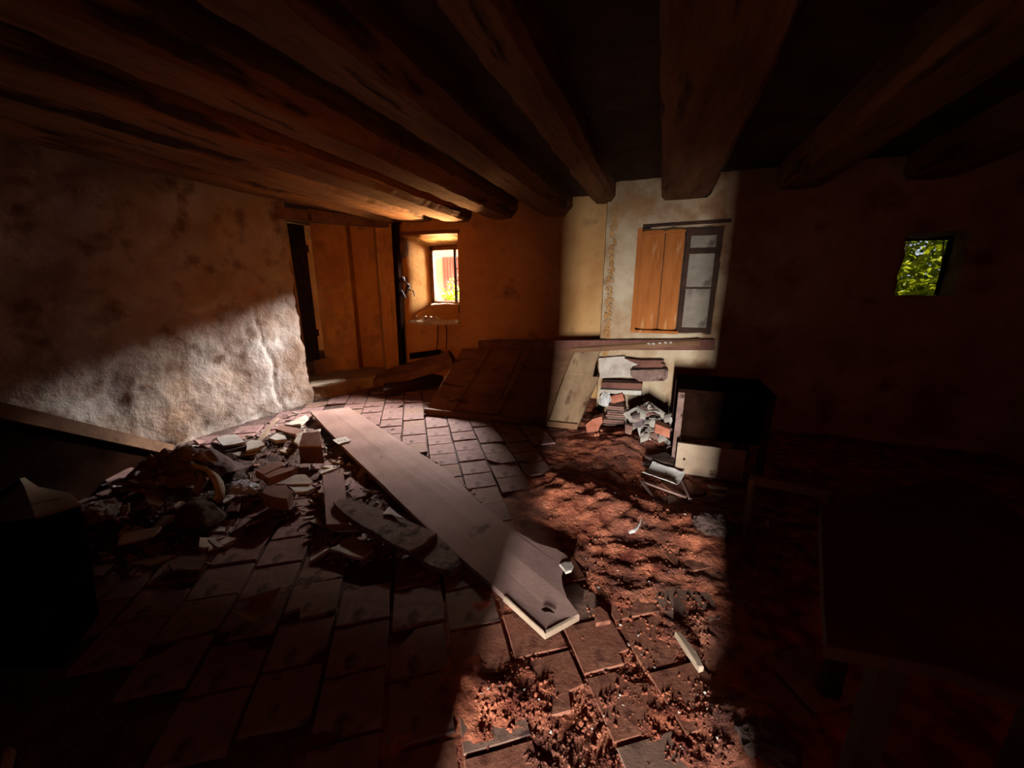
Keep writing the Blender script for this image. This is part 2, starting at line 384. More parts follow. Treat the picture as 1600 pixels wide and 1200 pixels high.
n0 = ony(1417, 363, YR); n1 = ony(1482, 462, YR)
SW = (s0.x-.01, s2.x+.04, s1.z, s0.z); NW = (n0.x+.01, n1.x+.05, n1.z, n0.z)
wall('wall_back_right', (XG, YR, -.15), (1, 0, 0), 3.9, ZC+.15, [hr(SW, SW, .40), hr(NW, (NW[0]-.05, NW[1]+.06, NW[2]-.03, NW[3]-.02), .40)], 'plaster_white', .03, .014, .40, (0, -1, 0), right_extra)
struct(mesh('wall_return', *box_geo((XG-.0, YR+.42, -.15), (XG+.12, YB+.3, ZC)), 'plaster'))
struct(mesh('wall_right', *box_geo((3.1, -1.2, -.15), (3.4, 5.4, ZC)), 'plaster'))
# unseen front wall behind the camera; its low doorway is shaped to cut the daylight
A = Acc()
A.box((-5.2, -1.25, -.15), (-.26, -1.0, ZC)); A.box((.265, -1.25, -.15), (3.4, -1.0, ZC)); A.box((-.26, -1.25, 1.24), (.265, -1.0, ZC))
struct(A.make('wall_front', 'plaster'))
# recess beyond the left wall: stair doorway and piers
def pier(name, pts, mt='plaster'):
    V = []; Fs = []; n = len(pts); nz = 60
    for j in range(nz+1):
        z = -.15+j*(ZC+.15)/nz
        for i, (x, y) in enumerate(pts):
            d = .02*fbm(x*5, y*5, z*2.5, 4); V.append((x+d, y-d, z))
    for j in range(nz):
        for i in range(n-1): Fs.append([j*n+i, j*n+i+1, (j+1)*n+i+1, (j+1)*n+i])
    me = bpy.data.meshes.new(name); me.from_pydata(V, [], Fs); me.update()
    return struct(link(name, me, mt))
def lerp_pts(P, k=8):
    out = []
    for a, b in zip(P, P[1:]):
        out += [(a[0]+(b[0]-a[0])*t/k, a[1]+(b[1]-a[1])*t/k) for t in range(k)]
    return out+[P[-1]]
a0 = ony(495, 450, 4.62); a1 = ony(549, 450, 4.95); a15 = ony(556, 450, 5.12); b1 = ony(590, 450, 5.2); b15 = ony(594, 450, 5.1); c1 = ony(613, 450, 5.22)
pier('wall_recess', lerp_pts([(a0.x-.25, a0.y+.5), (a0.x, a0.y), (a1.x, a1.y), (a15.x, a15.y), (b1.x, b1.y), (b15.x, b15.y), (c1.x, c1.y), (c1.x+.16, 5.32)]))
A = Acc(); A.box((-6.4, 3.0, -.15), (-6.3, 6.2, ZC)); A.box((-6.4, 3.35, -.15), (-4.62, 3.45, ZC)); A.box((-6.4, 6.0, -.15), (-4.0, 6.1, ZC))
struct(A.make('wall_stairwell', 'plaster'))

# roof + ceiling
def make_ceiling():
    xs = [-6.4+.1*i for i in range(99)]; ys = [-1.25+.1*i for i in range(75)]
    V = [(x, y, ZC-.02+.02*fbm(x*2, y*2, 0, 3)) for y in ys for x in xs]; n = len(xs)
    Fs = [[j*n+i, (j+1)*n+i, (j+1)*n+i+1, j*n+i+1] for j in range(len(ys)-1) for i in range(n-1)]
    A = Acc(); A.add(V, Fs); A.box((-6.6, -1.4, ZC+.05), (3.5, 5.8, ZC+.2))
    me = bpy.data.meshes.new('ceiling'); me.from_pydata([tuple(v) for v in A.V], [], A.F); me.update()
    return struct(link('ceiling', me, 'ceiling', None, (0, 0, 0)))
ceil = make_ceiling()
def beam(x0, x1, zb=2.43, y1=5.28, y0=-.95, ch=.05, mt='beam', rough=1.0, skew=0.):
    """hewn beam: chamfered section, uneven along its length"""
    n = 170; V = []; Fs = []
    for k in range(n+1):
        y = y0+(y1-y0)*k/n
        s = skew*(1-k/n)
        a = x0+s+.007*rough*fbm(x0, y*.8, 1, 3)+.006*rough*fbm(x0, y*9, 1, 3); b = x1+s+.007*rough*fbm(x1, y*.8, 4, 3)+.006*rough*fbm(x1, y*9, 4, 3)
        cc = ch*(1+.2*fbm(x0*3, y*5, 2, 4)*rough); zz = zb+.006*rough*fbm(x0, y*.8, 7, 3)
        sec = [(a, ZC), (a, zz+cc), (a+cc*.9, zz+.006), ((a+b)/2, zz), (b-cc*.9, zz+.006), (b, zz+cc), (b, ZC)]
        for (sx, sz) in sec: V.append((sx+.005*rough*fbm(sx*9, y*8, sz*9, 3), y, sz+(.006*rough*fbm(sx*9, y*9, sz*7, 4) if sz < ZC-.01 else 0)))
    m = 7
    for k in range(n):
        for i in range(m-1): Fs.append([k*m+i, k*m+i+1, (k+1)*m+i+1, (k+1)*m+i])
    Fs += [list(range(m)), list(range((n+1)*m-1, n*m-1, -1))]
    o = mesh('beam', V, Fs, mt, None, ((x0+x1)/2, (y0+y1)/2, zb)); o.parent = ceil; return o
beam(-4.36, -4.02, 2.50, 5.3)
beam(-3.97, -3.80, 2.44)
beam(-3.76, -3.22, 2.46, ch=.09)
beam(-3.04, -2.62, 2.42, ch=.07)
beam(-2.38, -1.93, 2.42, ch=.11)
beam(-1.60, -1.17, 2.41, ch=.10)
beam(-.84, -.58, 2.44, 4.85, ch=.05, rough=1.6)
beam(-.09, .38, 2.40, 4.72, ch=.04)
beam(.95, 1.35, 2.42, 4.72); beam(1.9, 2.3, 2.42, 4.72)

gro = Acc()
for k in range(260):
    z = R(.0, 2.4); x = -.578+R(-.034, .034)+.12*max(0, z-2.1); r = R(.010, .024); a = R(0, 6)
    bm = bmesh.new(); bmesh.ops.create_icosphere(bm, subdivisions=1, radius=1)
    V = [Vector((x+v.co.x*r*R(.7, 1.2), YR+.004+v.co.y*r, z+v.co.z*r*R(.7, 1.3))) for v in bm.verts]; Fs = [[v.index for v in f.verts] for f in bm.faces]; bm.free(); gro.add(V, Fs)
gg = gro.make('rubble_seam', 'plaster'); gg['kind'] = 'stuff'; gg.parent = bpy.data.objects['wall_back_right']
# trims: dark post in the corner, lintel over the stair doorway
p0 = ony(617, 348, 5.14); p1 = ony(628, 562, 5.14)
A = Acc(); A.bar((p1.x, 5.14, .02), (p0.x, 5.14, 2.46), .085, .07, (0, 1, 0)); t = A.make('trim_1', 'black'); struct(t)
q0 = onx(455, 348, XL); q1 = ony(600, 350, 5.05)
A = Acc(); A.bar((-4.42, 3.60, 2.37), (-4.06, 5.2, 2.47), .16, .13); struct(A.make('trim_2', 'wood_mid'))

# ------------------------------------------------------------------ window_1: frame in the deep opening, bars, sill
w1 = bpy.data.objects.new('window_1', None); C.objects.link(w1); w1.location = (-3.28, 5.68, 1.27); w1['kind'] = 'structure'
def wbar(parent, name, a, b, ww, hh, mt, up=(0, 1, 0)): A = Acc(); A.bar(a, b, ww, hh, up); return A.make(name, mt, parent)
wbar(w1, 'frame', (-3.545, 5.68, 1.24), (-3.545, 5.68, 2.16), .06, .07, 'wood_mid')
wbar(w1, 'frame', (-3.03, 5.68, 1.24), (-3.03, 5.68, 2.16), .05, .07, 'wood_mid')
wbar(w1, 'frame', (-3.56, 5.68, 2.115), (-3.0, 5.68, 2.115), .055, .07, 'wood_mid', (0, 1, 0))
wbar(w1, 'frame', (-3.56, 5.68, 1.27), (-3.0, 5.68, 1.27), .04, .07, 'wood_mid', (0, 1, 0))
wbar(w1, 'casement_stile', (-3.085, 5.60, 1.28), (-3.085, 5.60, 2.10), .035, .03, 'wood_dark')
for zz in (1.45, 1.62, 1.8, 1.95): wbar(w1, 'casement_bar', (-3.085, 5.60, zz), (-3.02, 5.66, zz), .014, .014, 'wood_dark')
# inner wooden lintel over the reveal
V, Fs = slab_geo([Vector((-3.86, 5.30, 2.345)), Vector((-2.84, 5.30, 2.335)), Vector((-2.84, 5.42, 2.30)), Vector((-3.86, 5.42, 2.30))], .055, .1, .008)
o = mesh('lintel_board', V, Fs, 'wood_mid', None, (-3.3, 5.3, 2.3)); o.parent = w1; o.location = Vector((-3.3, 5.3, 2.3))-Vector(w1.location)
# stone block at the outer sill
def rock(name, c, s, mt, seed=0, sub=2, parent=None, amp=.22, flat=1.0):
    bm = bmesh.new(); bmesh.ops.create_icosphere(bm, subdivisions=sub, radius=1)
    for v in bm.verts:
        n_ = 1+amp*noise.fractal(v.co*1.3+Vector((seed*3.1, seed, 0)), 1, 2, 3)
        v.co = Vector((v.co.x*s[0]*n_, v.co.y*s[1]*n_, v.co.z*s[2]*n_))
    me = bpy.data.meshes.new(name); bm.to_mesh(me); bm.free()
    o = link(name, me, mt, None, c, False)
    if parent: o.parent = parent; o.location = Vector(c)-Vector(parent.location)
    return o
def bump_box(lo, hi, n=6, amp=.012, seed=0):
    bm = bmesh.new(); bmesh.ops.create_cube(bm, size=1); bmesh.ops.subdivide_edges(bm, edges=bm.edges[:], cuts=n, use_grid_fill=True)
    c = (Vector(lo)+Vector(hi))/2; s = Vector(hi)-Vector(lo)
    for v in bm.verts:
        p = Vector((v.co.x*s.x, v.co.y*s.y, v.co.z*s.z))
        # soften corners
        k = sum(abs(t) > .49 for t in v.co); p *= (1-.02*max(0, k-1))
        nz = Vector((fbm(p.x*7+seed, p.y*7, p.z*7, 3), fbm(p.x*7, p.y*7+seed+5, p.z*7, 3), fbm(p.x*7, p.y*7, p.z*7+seed+9, 3)))*amp
        v.co = c+p+nz
    V = [v.co.copy() for v in bm.verts]; Fs = [[v.index for v in f.verts] for f in bm.faces]; bm.free(); return V, Fs
V, Fs = bump_box((-3.50, 5.48, 1.0), (-2.98, 5.70, 1.255), 5, .02)
o = mesh('sill_stone', V, Fs, 'plaster', None, (-3.25, 5.5, 1.0)); o.parent = w1; o.location = Vector((-3.25, 5.5, 1.0))-Vector(w1.location)
V, Fs = slab_geo([Vector((-3.80, 5.24, .985)), Vector((-3.3, 5.20, .975)), Vector((-2.86, 5.25, 1.0)), Vector((-2.88, 5.5, 1.06)), Vector((-3.74, 5.5, 1.06))], .035, .06, .014)
o = mesh('sill', V, Fs, 'plasterchip', None, (-3.3, 5.3, .95)); o.parent = w1; o.location = Vector((-3.3, 5.3, .95))-Vector(w1.location)
for k in range(14):
    rr = rock('sill_crumb', (R(-3.7, -2.95), R(5.24, 5.45), 1.01+R(0, .05)), (R(.012, .03),)*3, 'plasterchip', k, 1, w1)

# stone lump and twisted hook on the left edge of window_1
p = ony(627, 386, 5.2); o = rock('wall_stone', (p.x, 5.24, p.z), (.085, .07, .15), 'stone', 3, 3); tag(o, 'rough dark stone bulging from the wall at the upper left corner of the small window', 'stone')
P = [ony(618, 440, 5.2), ony(630, 436, 5.12), ony(638, 446, 5.08), ony(634, 458, 5.10), ony(640, 452, 5.06), ony(646, 455, 5.05), ony(648, 463, 5.05)]
A = Acc(); A.tube(P, [.03, .04, .035, .02, .012, .012, .008], 8); A.tube([ony(622, 448, 5.2), ony(628, 458, 5.15), ony(634, 466, 5.12)], [.03, .03, .01], 7)
tag(A.make('twisted_root', 'stem'), 'twisted dark root hooking out of the wall left of the small window', 'root')
# two thin wires hanging under the window
for a, b, lab in (((684, 508), (682, 548), 'thin dark wire hanging under the small window sill, left of the two'), ((697, 508), (697, 546), 'thin dark wire hanging under the small window sill, right of the two')):
    A = Acc(); A.tube([ony(a[0], a[1], 5.22), ony((a[0]+b[0])/2+1, (a[1]+b[1])/2, 5.21), ony(b[0], b[1], 5.22)], .007, 5); tag(A.make('wire', 'wire'), lab, 'wire')

# ------------------------------------------------------------------ window_2: orange shutter leaf, glazed part beside it
w2 = bpy.data.objects.new('window_2', None); C.objects.link(w2); w2.location = (SW[0], YR, SW[2]); w2['kind'] = 'structure'
xm = (ony(1072, 357, YR).x+ony(1057, 520, YR).x)/2
yy = YR+.05
for k in range(2):
    a = SW[0]+.015+(xm-SW[0]-.02)*(k*.56); b = SW[0]+.015+(xm-SW[0]-.02)*(.555 if k == 0 else 1)
    V, Fs = bump_box((a, yy-.04, SW[2]+.03), (b-.004, yy, SW[3]-.02), 4, .003, k)
    o = mesh('shutter_board', V, Fs, 'shutter', None, (a, yy, SW[2])); o.parent = w2; o.location = Vector((a, yy, SW[2]))-Vector(w2.location)
wbar(w2, 'shutter_batten', (SW[0]+.02, yy-.045, SW[3]-.05), (xm-.01, yy-.045, SW[3]-.05), .02, .035, 'shutter', (0, 1, 0))
wbar(w2, 'frame', (SW[0]-.005, YR-.005, SW[2]), (SW[0]-.005, YR-.005, SW[3]), .05, .035, 'shutter')
wbar(w2, 'frame', (SW[0]-.02, YR-.01, SW[2]+.005), (xm+.02, YR-.01, SW[2]+.005), .03, .05, 'shutter')
# back boards close the opening
V, Fs = box_geo((SW[0]-.0, YR+.20, SW[2]-.02), (SW[1]+.02, YR+.24, SW[3]+.02)); o = mesh('backing_board', V, Fs, 'wood_mid', None, (0, YR+.2, 1)); o.parent = w2; o.location = Vector((0, YR+.2, 1))-Vector(w2.location)
zz_ = [SW[2]+.02, ony(1065, 450, YR).z, ony(1070, 392, YR).z, ony(1070, 372, YR).z, SW[3]-.0]
wbar(w2, 'mullion', (xm+.03, yy, SW[2]), (xm+.03, yy, SW[3]), .05, .06, 'wood_dark')
wbar(w2, 'frame', (SW[1]-.03, yy, SW[2]), (SW[1]-.03, yy, SW[3]), .05, .06, 'wood_dark')
for z_, h_ in ((SW[2]+.03, .06), (zz_[1], .02), (zz_[2], .06), (SW[3]-.06, .07)):
    wbar(w2, 'glazing_bar', (xm+.05, yy, z_), (SW[1]-.05, yy, z_), h_, .05, 'wood_dark')
for a, b in ((SW[2]+.06, zz_[1]-.01), (zz_[1]+.01, zz_[2]-.03), (zz_[2]+.03, SW[3]-.095)):
    V, Fs = box_geo((xm+.055, yy-.002, a), (SW[1]-.055, yy+.004, b)); o = mesh('pane', V, Fs, 'dusty_pane', None, (xm, yy, a)); o.parent = w2; o.location = Vector((xm, yy, a))-Vector(w2.location)
    o['label'] = 'pane so thick with pale dust that nothing shows through'
V, Fs = slab_geo([Vector((SW[0]+.02, YR-.022, SW[3]+.04)), Vector((SW[1]+.05, YR-.022, SW[3]+.05)), Vector((SW[1]+.05, YR+.1, SW[3]+.05)), Vector((SW[0]+.02, YR+.1, SW[3]+.04))], .035, .06, .012)
o = mesh('lintel_board', V, Fs, 'wood_dark', None, (0, YR, SW[3])); o.parent = w2; o.location = Vector((0, YR, SW[3]))-Vector(w2.location)

# window_3: small bare opening on the right, with a frame
w3 = bpy.data.objects.new('window_3', None); C.objects.link(w3); w3.location = (NW[0], YR+.3, NW[2]); w3['kind'] = 'structure'
for a, b in (((NW[0]-.02, NW[2]), (NW[0]-.02, NW[3])), ((NW[1]+.05, NW[2]), (NW[1]+.05, NW[3])), ((NW[0]-.04, NW[3]-.03), (NW[1]+.05, NW[3]-.03))):
    wbar(w3, 'frame', (a[0], YR+.36, a[1]), (b[0], YR+.36, b[1]), .03, .05, 'black')

# ------------------------------------------------------------------ outside
struct(mesh('wall_light_block', *box_geo((1.0, 5.17, -.2), (1.3, 12, 4.2)), 'plaster'))  # unseen wall added to keep the lane lamps off the right window reveal
lane = struct(mesh('lane', *box_geo((-14, 5.76, -.4), (14, 20, -.2)), 'lane'))
fac = empty('facade_building', (-5, 8.9, -.2), 'white sunlit house front across the lane, seen through the small window', 'building')
V, Fs = box_geo((-13, 8.9, -.2), (-1.0, 9.3, 6.5)); o = mesh('house_wall', V, Fs, 'facade', None, (-5, 8.9, -.2)); o.parent = fac; o.location = (0, 0, 0)
fx0 = ony(693, 402, 8.9); 
for k in range(2):
    x0 = fx0.x+k*.30
    V, Fs = box_geo((x0, 8.83, .9), (x0+.29, 8.9, fx0.z)); o = mesh('shutter', V, Fs, 'pink', None, (x0, 8.83, .9)); o.parent = fac; o.location = Vector((x0, 8.83, .9))-Vector(fac.location)
    A = Acc()
    for q in range(3): A.box((x0+.06+q*.085, 8.825, .95), (x0+.067+q*.085, 8.831, fx0.z-.05))
    s = A.make('board_gap', 'wood_dark'); s.parent = o; s.location = Vector(s.location)-Vector((x0, 8.83, .9))
gx = ony(680, 430, 8.9).x
A = Acc(); A.tube([(gx, 8.8, .0), (gx+.02, 8.8, 3.4)], .012, 6); d = A.make('drainpipe', 'wood_dark'); d.location = Vector(d.location)-Vector(fac.location); d.parent = fac
# leafy things
def leaves(name, n, fn, size, mt, parent, seed=1):
    rs = random.Random(seed); V = []; Fs = []
    for _ in range(n):
        c, s = fn(rs); s *= size; a = Matrix.Rotation(rs.uniform(0, 6.28), 3, 'Z') @ Matrix.Rotation(rs.uniform(-1.2, 1.2), 3, 'X') @ Matrix.Rotation(rs.uniform(-1, 1), 3, 'Y')
        pts = [(0, -1, 0), (.45, -.45, .1), (.6, .1, .12), (.3, .7, .05), (0, 1, 0), (-.3, .7, .05), (-.6, .1, .12), (-.45, -.45, .1)]
        k = len(V); V += [Vector(c)+a @ (Vector(p)*s) for p in pts]; Fs += [[k, k+1, k+7], [k+1, k+2, k+6, k+7], [k+2, k+3, k+5, k+6], [k+3, k+4, k+5]]
    L = Vector(parent.location); o = mesh(name, V, Fs, mt, None, L); o.parent = parent; o.location = (0, 0, 0); o['kind'] = 'stuff'; return o
pl = empty('sill_weed', (-3.16, 5.95, 1.2), 'bright green weed growing on the outer sill of the small window', 'plant')
leaves('foliage', 190, lambda r: ((r.gauss(-3.31, .10), 5.92+r.uniform(-.1, .12), 1.31+abs(r.gauss(0, .13))), r.uniform(.6, 1.2)), .032, 'leaf_bright', pl, 3)
A = Acc()
for k in range(7): A.tube([(R(-3.26, -3.1), 5.93, 1.2), (R(-3.3, -3.05), 5.93, 1.34), (R(-3.35, -3.0), 5.92, 1.5)], [.005, .004, .002], 4)
A.box((-3.6, 5.74, 1.15), (-2.95, 6.1, 1.22)); A.make('stem', 'stem', pl)
ivy = empty('ivy_bush', (2.3, 6.4, -.2), 'sunlit leafy bush filling the small right-hand window opening', 'bush')
cx = (NW[0]+NW[1])/2
cen = [(R(1.9, 5.6), R(6.6, 10.0), R(.4, 4.2), R(.15, .28)) for _ in range(330)]
def ivyf(r):
    a = r.choice(cen); return ((r.gauss(a[0], a[3]), r.gauss(a[1], a[3]), r.gauss(a[2], a[3])), r.uniform(.6, 1.3))
leaves('foliage', 30000, ivyf, .055, 'leaf', ivy, 8)
A = Acc()
for k in range(4):
    x = R(2.4, 3.8); A.tube([(3, 6.8, -.2), (x, R(6.2, 7.2), 1.2), (x+R(-.4, .4), R(6.1, 7.3), 2.6)], [.014, .01, .006], 6)
A.make('branch', 'stem', ivy)

# ------------------------------------------------------------------ steps at the stair doorway
st = empty('stone_steps', (-4.5, 4.2, 0), 'two masonry steps with a worn wooden tread leading into the dark doorway', 'steps')
z1 = .18; z2 = .42
f0 = onz(484, 604, z1); f1 = onz(560, 590, z1); b0 = onz(474, 590, z1); 
V, Fs = slab_geo([onz(483, 604, z1+.02), onz(640, 577, z1+.02), onz(640, 566, z1+.02), onz(560, 572, z1+.02), onz(472, 589, z1+.02)], .025, .12, .006)
o = mesh('tread', V, Fs, 'plank_pale', None, st.location); o.parent = st; o.location = (0, 0, 0)
T = [onz(486, 605, z1), onz(590, 586, z1), Vector((-4.25, 4.86, z1)), Vector((-4.52, 4.80, z1)), Vector((-4.75, 4.52, z1)), Vector((-5.2, 4.5, z1)), Vector((-5.2, 3.85, z1))]
V, Fs = slab_geo([Vector((p.x, p.y, z1-.006)) for p in T], .22, .09, .008); o = mesh('riser', V, Fs, 'plaster_white', None, st.location); o.parent = st; o.location = (0, 0, 0)
c0 = onz(473, 585, z1+.02); c1_ = onz(535, 574, z1+.02)
T = [Vector((c0.x+.2, c0.y+.05, z2)), Vector((c1_.x+.1, c1_.y, z2)), Vector((c1_.x-.6, c1_.y+.5, z2)), Vector((c0.x-.9, c0.y+.4, z2))]
V, Fs = slab_geo(T, z2-z1, .09, .01); o = mesh('upper_step', V, Fs, 'plaster', None, st.location); o.parent = st; o.location = (0, 0, 0)
# old door leaf standing ajar in the doorway
dl = empty('door_leaf', (-4.75, 4.3, .42), 'dark plank door leaf standing open in the shadow of the left doorway', 'door')
for k in range(3):
    A = Acc(); A.box((-4.86+.0*k, 4.02+k*.125, .44), (-4.82, 4.14+k*.125, 2.36)); A.make('board', 'wood_dark', dl)
for z_ in (2.0, .8): A = Acc(); A.box((-4.815, 4.02, z_), (-4.79, 4.4, z_+.1)); A.make('cross_rail', 'wood_dark', dl)

# ------------------------------------------------------------------ the big leaning panel (an old door) and what is round it
pn = empty('wooden_panel', (-1.6, 4.2, 0), 'large dark boarded panel leaning back against the far wall across the room middle', 'panel')
def plane_pts(lst):   # point on the leaning panel: bottom edge line to top edge line
    B0 = onz(665, 640, .05); B1 = onz(903, 664, .05); T0 = ony(722, 544, 4.55); T1 = ony(938, 546, 4.62)
    return [(B0.lerp(B1, u)).lerp(T0.lerp(T1, u), v) for u, v in lst]
ujoin = [0, .19, .47, .82, 1.0]
for k in range(4):
    u0, u1 = ujoin[k]+.004, ujoin[k+1]-.004
    v1 = 1.0 if k < 3 else 1.0
    if k == 3:
        for oo in ([(u0, 0), (1.0, 0), (1.02, .30), (u0, .32)], [(u0, .325), (1.02, .305), (1.04, .62), (u0, .64)], [(u0, .645), (1.0, .63), (.995, .85), (1.0, 1.0), (u0, 1.0)]):
            V, Fs = slab_geo(plane_pts(oo), .035, .08, .004); o = mesh('board', V, Fs, 'panel_lit_end', None, pn.location); o.parent = pn; o.location = (0, 0, 0)
        continue
    else: outl = [(u0, 0), (u1, 0), (u1, v1), (u0, v1)]
    V, Fs = slab_geo(plane_pts(outl), .035, .12, .004)
    o = mesh('board', V, Fs, 'wood_mid' if k < 3 else 'plank_pale', None, pn.location); o.parent = pn; o.location = (0, 0, 0)
for a, b in (((0, -.015), (1.0, -.015)), ):
    q = plane_pts([a, b]); A = Acc(); A.bar(q[0], q[1], .05, .06); A.make('bottom_rail', 'wood_mid', pn)
for u in (.2, .5, .80):
    q = plane_pts([(u-.01, .02), (u+.02, .98)]); A = Acc(); A.bar(q[0]+Vector((0, -.01, .02)), q[1]+Vector((0, -.01, .02)), .07, .02, (0, -1, 1)); A.make('batten', 'wood_mid', pn)
# joints on the end board, painted paler as lit
q = plane_pts([(.83, .55), (1.02, .55), (.83, .30), (1.02, .30)])
# long beam lying above the panel, resting on the corner
A = Acc()
La = ony(886, 541, 4.60); Lb = ony(935, 541, 4.60); Lc = ony(1078, 529, 4.60); Ld = ony(1078, 548, 4.60); Le = ony(935, 556, 4.60)
lb = empty('long_timber', (Lb.x, 4.6, .7), 'long reddish brown timber lying level against the wall above the stacked boards', 'timber')
A.bar((La.x-1.2, 4.64, (La.z-.05)), ((Lc.x+.25), 4.64, (Lc.z+Ld.z)/2+.01), .09, .115)
A.make('balk', 'wood_red', lb)
A = Acc(); V, Fs = slab_geo([Vector((Lb.x-.3, 4.56, La.z-.02)), Vector((Lc.x+.1, 4.56, Lc.z-.015)), Vector((Lc.x+.1, 4.6, Lc.z+.005)), Vector((Lb.x-.3, 4.6, La.z+.0))], .05, .1, .004); A.add(V, Fs); A.make('split_edge', 'wood_mid', lb)
for k, (x, y) in enumerate(((1014, 537), (1021, 537), (1031, 536), (1040, 535), (1048, 535))):
    p = ony(x, y, 4.56); o = rock('plaster_crumb', p, (.022, .02, .016), 'plasterchip', k, 1); tag(o, 'small pale plaster crumb in the row on the long timber by the shutter', 'crumb', 'plaster crumbs on the long timber')
def fl(pts): return [Vector((max(p.x, -3.95 if p.y > 4.95 else p.x), min(p.y, 5.12), p.z)) for p in pts]
# dark timbers left of the panel
def board3(name, pts, th, mt, label, cat, group=None, seg=.12, jit=.005):
    o = slab(name, pts, th, mt, None, seg, jit); return tag(o, label, cat, group)
board3('timber', [onz(583, 594, .20), onz(640, 582, .26), ony(706, 562, 5.0), ony(700, 548, 5.12), ony(640, 566, 5.12), onz(590, 582, .24)], .12, 'wood_mid', 'thick dark timber lying aslant between the steps and the big panel', 'timber')
board3('timber', px([(600, 610, .12), (690, 590, .12), (700, 578, .14), (600, 592, .14)]), .08, 'wood_dark', 'short dark timber on the floor below the slanting one, left of the big panel', 'timber')
board3('beam_offcut', [ony(640, 557, 5.1), ony(688, 550, 5.1), ony(688, 546, 5.2), ony(640, 552, 5.2)], .05, 'black', 'narrow black offcut lying under the window wall left of the big panel', 'timber')

# ------------------------------------------------------------------ right hand corner under the shutter
YW = 4.68
def wallboard(name, P, y, th, mt, label, cat, group=None, jit=.006, tilt=.0):
    """a board standing or lying against the wall: outline on plane y, thickness towards the room"""
    pts = [ony(a, b, y) for a, b in P]; T = subdiv(pts, .07, jit); n = len(T)
    f = [Vector((v.x, y-th/2, v.z)) for v in T]; k = [Vector((v.x, y+th/2, v.z)) for v in T]
    Fs = [list(range(n)), list(range(2*n-1, n-1, -1))]+[[i, (i+1) % n, n+(i+1) % n, n+i] for i in range(n)]
    o = mesh(name, f+k, Fs, mt, None, base_of(f+k)); return tag(o, label, cat, group)
wallboard('plaster_slab', [(936, 559), (975, 556), (985, 562), (1002, 570), (985, 574), (986, 588), (938, 590)], 4.66, .07, 'plasterchip', 'rough broken pale plaster slab against the wall beside the panel end', 'plaster')
wallboard('splintered_board', [(976, 559), (1000, 562), (1038, 562), (1032, 566), (1040, 569), (1034, 573), (988, 573), (1000, 570)], 4.60, .09, 'wood_red', 'splintered brown board end under the long timber, topmost by the wall', 'board')
wallboard('rounded_log', [(986, 577), (1040, 575), (1044, 579), (1043, 588), (1038, 593), (1000, 594), (988, 587)], 4.56, .14, 'plank_old', 'thick weathered board with a rounded right end under the splintered one', 'board')
wallboard('board', [(941, 595), (1004, 597), (1003, 606), (940, 603)], 4.50, .16, 'wood_red', 'reddish brown board, upper of the two short ones beside the panel', 'board')
wallboard('board', [(939, 606), (1003, 608), (1002, 615), (938, 611)], 4.44, .16, 'grey', 'greyish white board, lower of the two short ones beside the panel', 'board')
# heap of bent grey sheets
heapc = onz(1012, 668, .12)
SH = [((975, 645), (1014, 627), (1052, 654), (1048, 664), (1015, 640), (980, 653)), ((982, 652), (1012, 634), (1050, 668), (1045, 676), (1012, 648), (985, 662)),
      ((990, 660), (1018, 645), (1046, 670), (1040, 678), (1016, 660), (994, 668)), ((996, 668), (1010, 658), (1024, 664), (1012, 678), (1000, 680)),
      ((1000, 678), (1022, 668), (1048, 690), (1046, 700), (1020, 682), (1004, 686)), ((1012, 686), (1030, 680), (1050, 700), (1044, 706), (1026, 694)),
      ((978, 640), (996, 636), (998, 662), (986, 672), (978, 668)), ((1004, 652), (1040, 650), (1052, 662), (1048, 672), (1020, 662))]
lbls = ['peaked grey sheet topmost on the heap by the cabinet', 'long grey sheet bent over the heap, second below the top', 'creased grey sheet in the middle of the heap by the cabinet', 'small grey flap at the front of the sheet heap',
        'low grey sheet sliding off the heap toward the cabinet', 'narrow grey sheet lowest of the heap at the cabinet foot', 'upright pale sheet at the left end of the heap', 'pale folded sheet on the right shoulder of the heap']
for k, P in enumerate(SH):
    zt = [.30, .26, .20, .13, .12, .08, .22, .24][k]; mid = len(P)/2
    pts = []
    for i, (x, y) in enumerate(P):
        pts.append(onz(x, y, .03+(702-y)*.0046-k*.010+.012*fbm(x*.11, y*.11, k, 3)))
    tag(slab('bent_sheet', pts, .014, ['grey', 'plasterchip', 'cloth', 'white', 'grey', 'cloth', 'plasterchip', 'grey'][k], None, .05, .008, .002), lbls[k], 'sheet')
ms = Acc()
q = onz(1010, 672, .0)
for k in range(1):
    V = []; Fs = []; n = 26
    for j in range(n):
        for i in range(n):
            u = i/(n-1)*2-1; v = j/(n-1)*2-1; r2 = u*u+v*v; zz = .17*max(0, 1-r2)+.02*fbm(u*4, v*4, 0, 3)-.01
            V.append((q.x+u*.30, q.y+.12+v*.34, zz))
    Fs = [[j*n+i, j*n+i+1, (j+1)*n+i+1, (j+1)*n+i] for j in range(n-1) for i in range(n-1)]
    ms.add(V, Fs)
tag(ms.make('rubble_mound', 'plank_old'), 'low mound of crumbled plaster under the bent grey sheets', 'rubble', None, 'stuff')
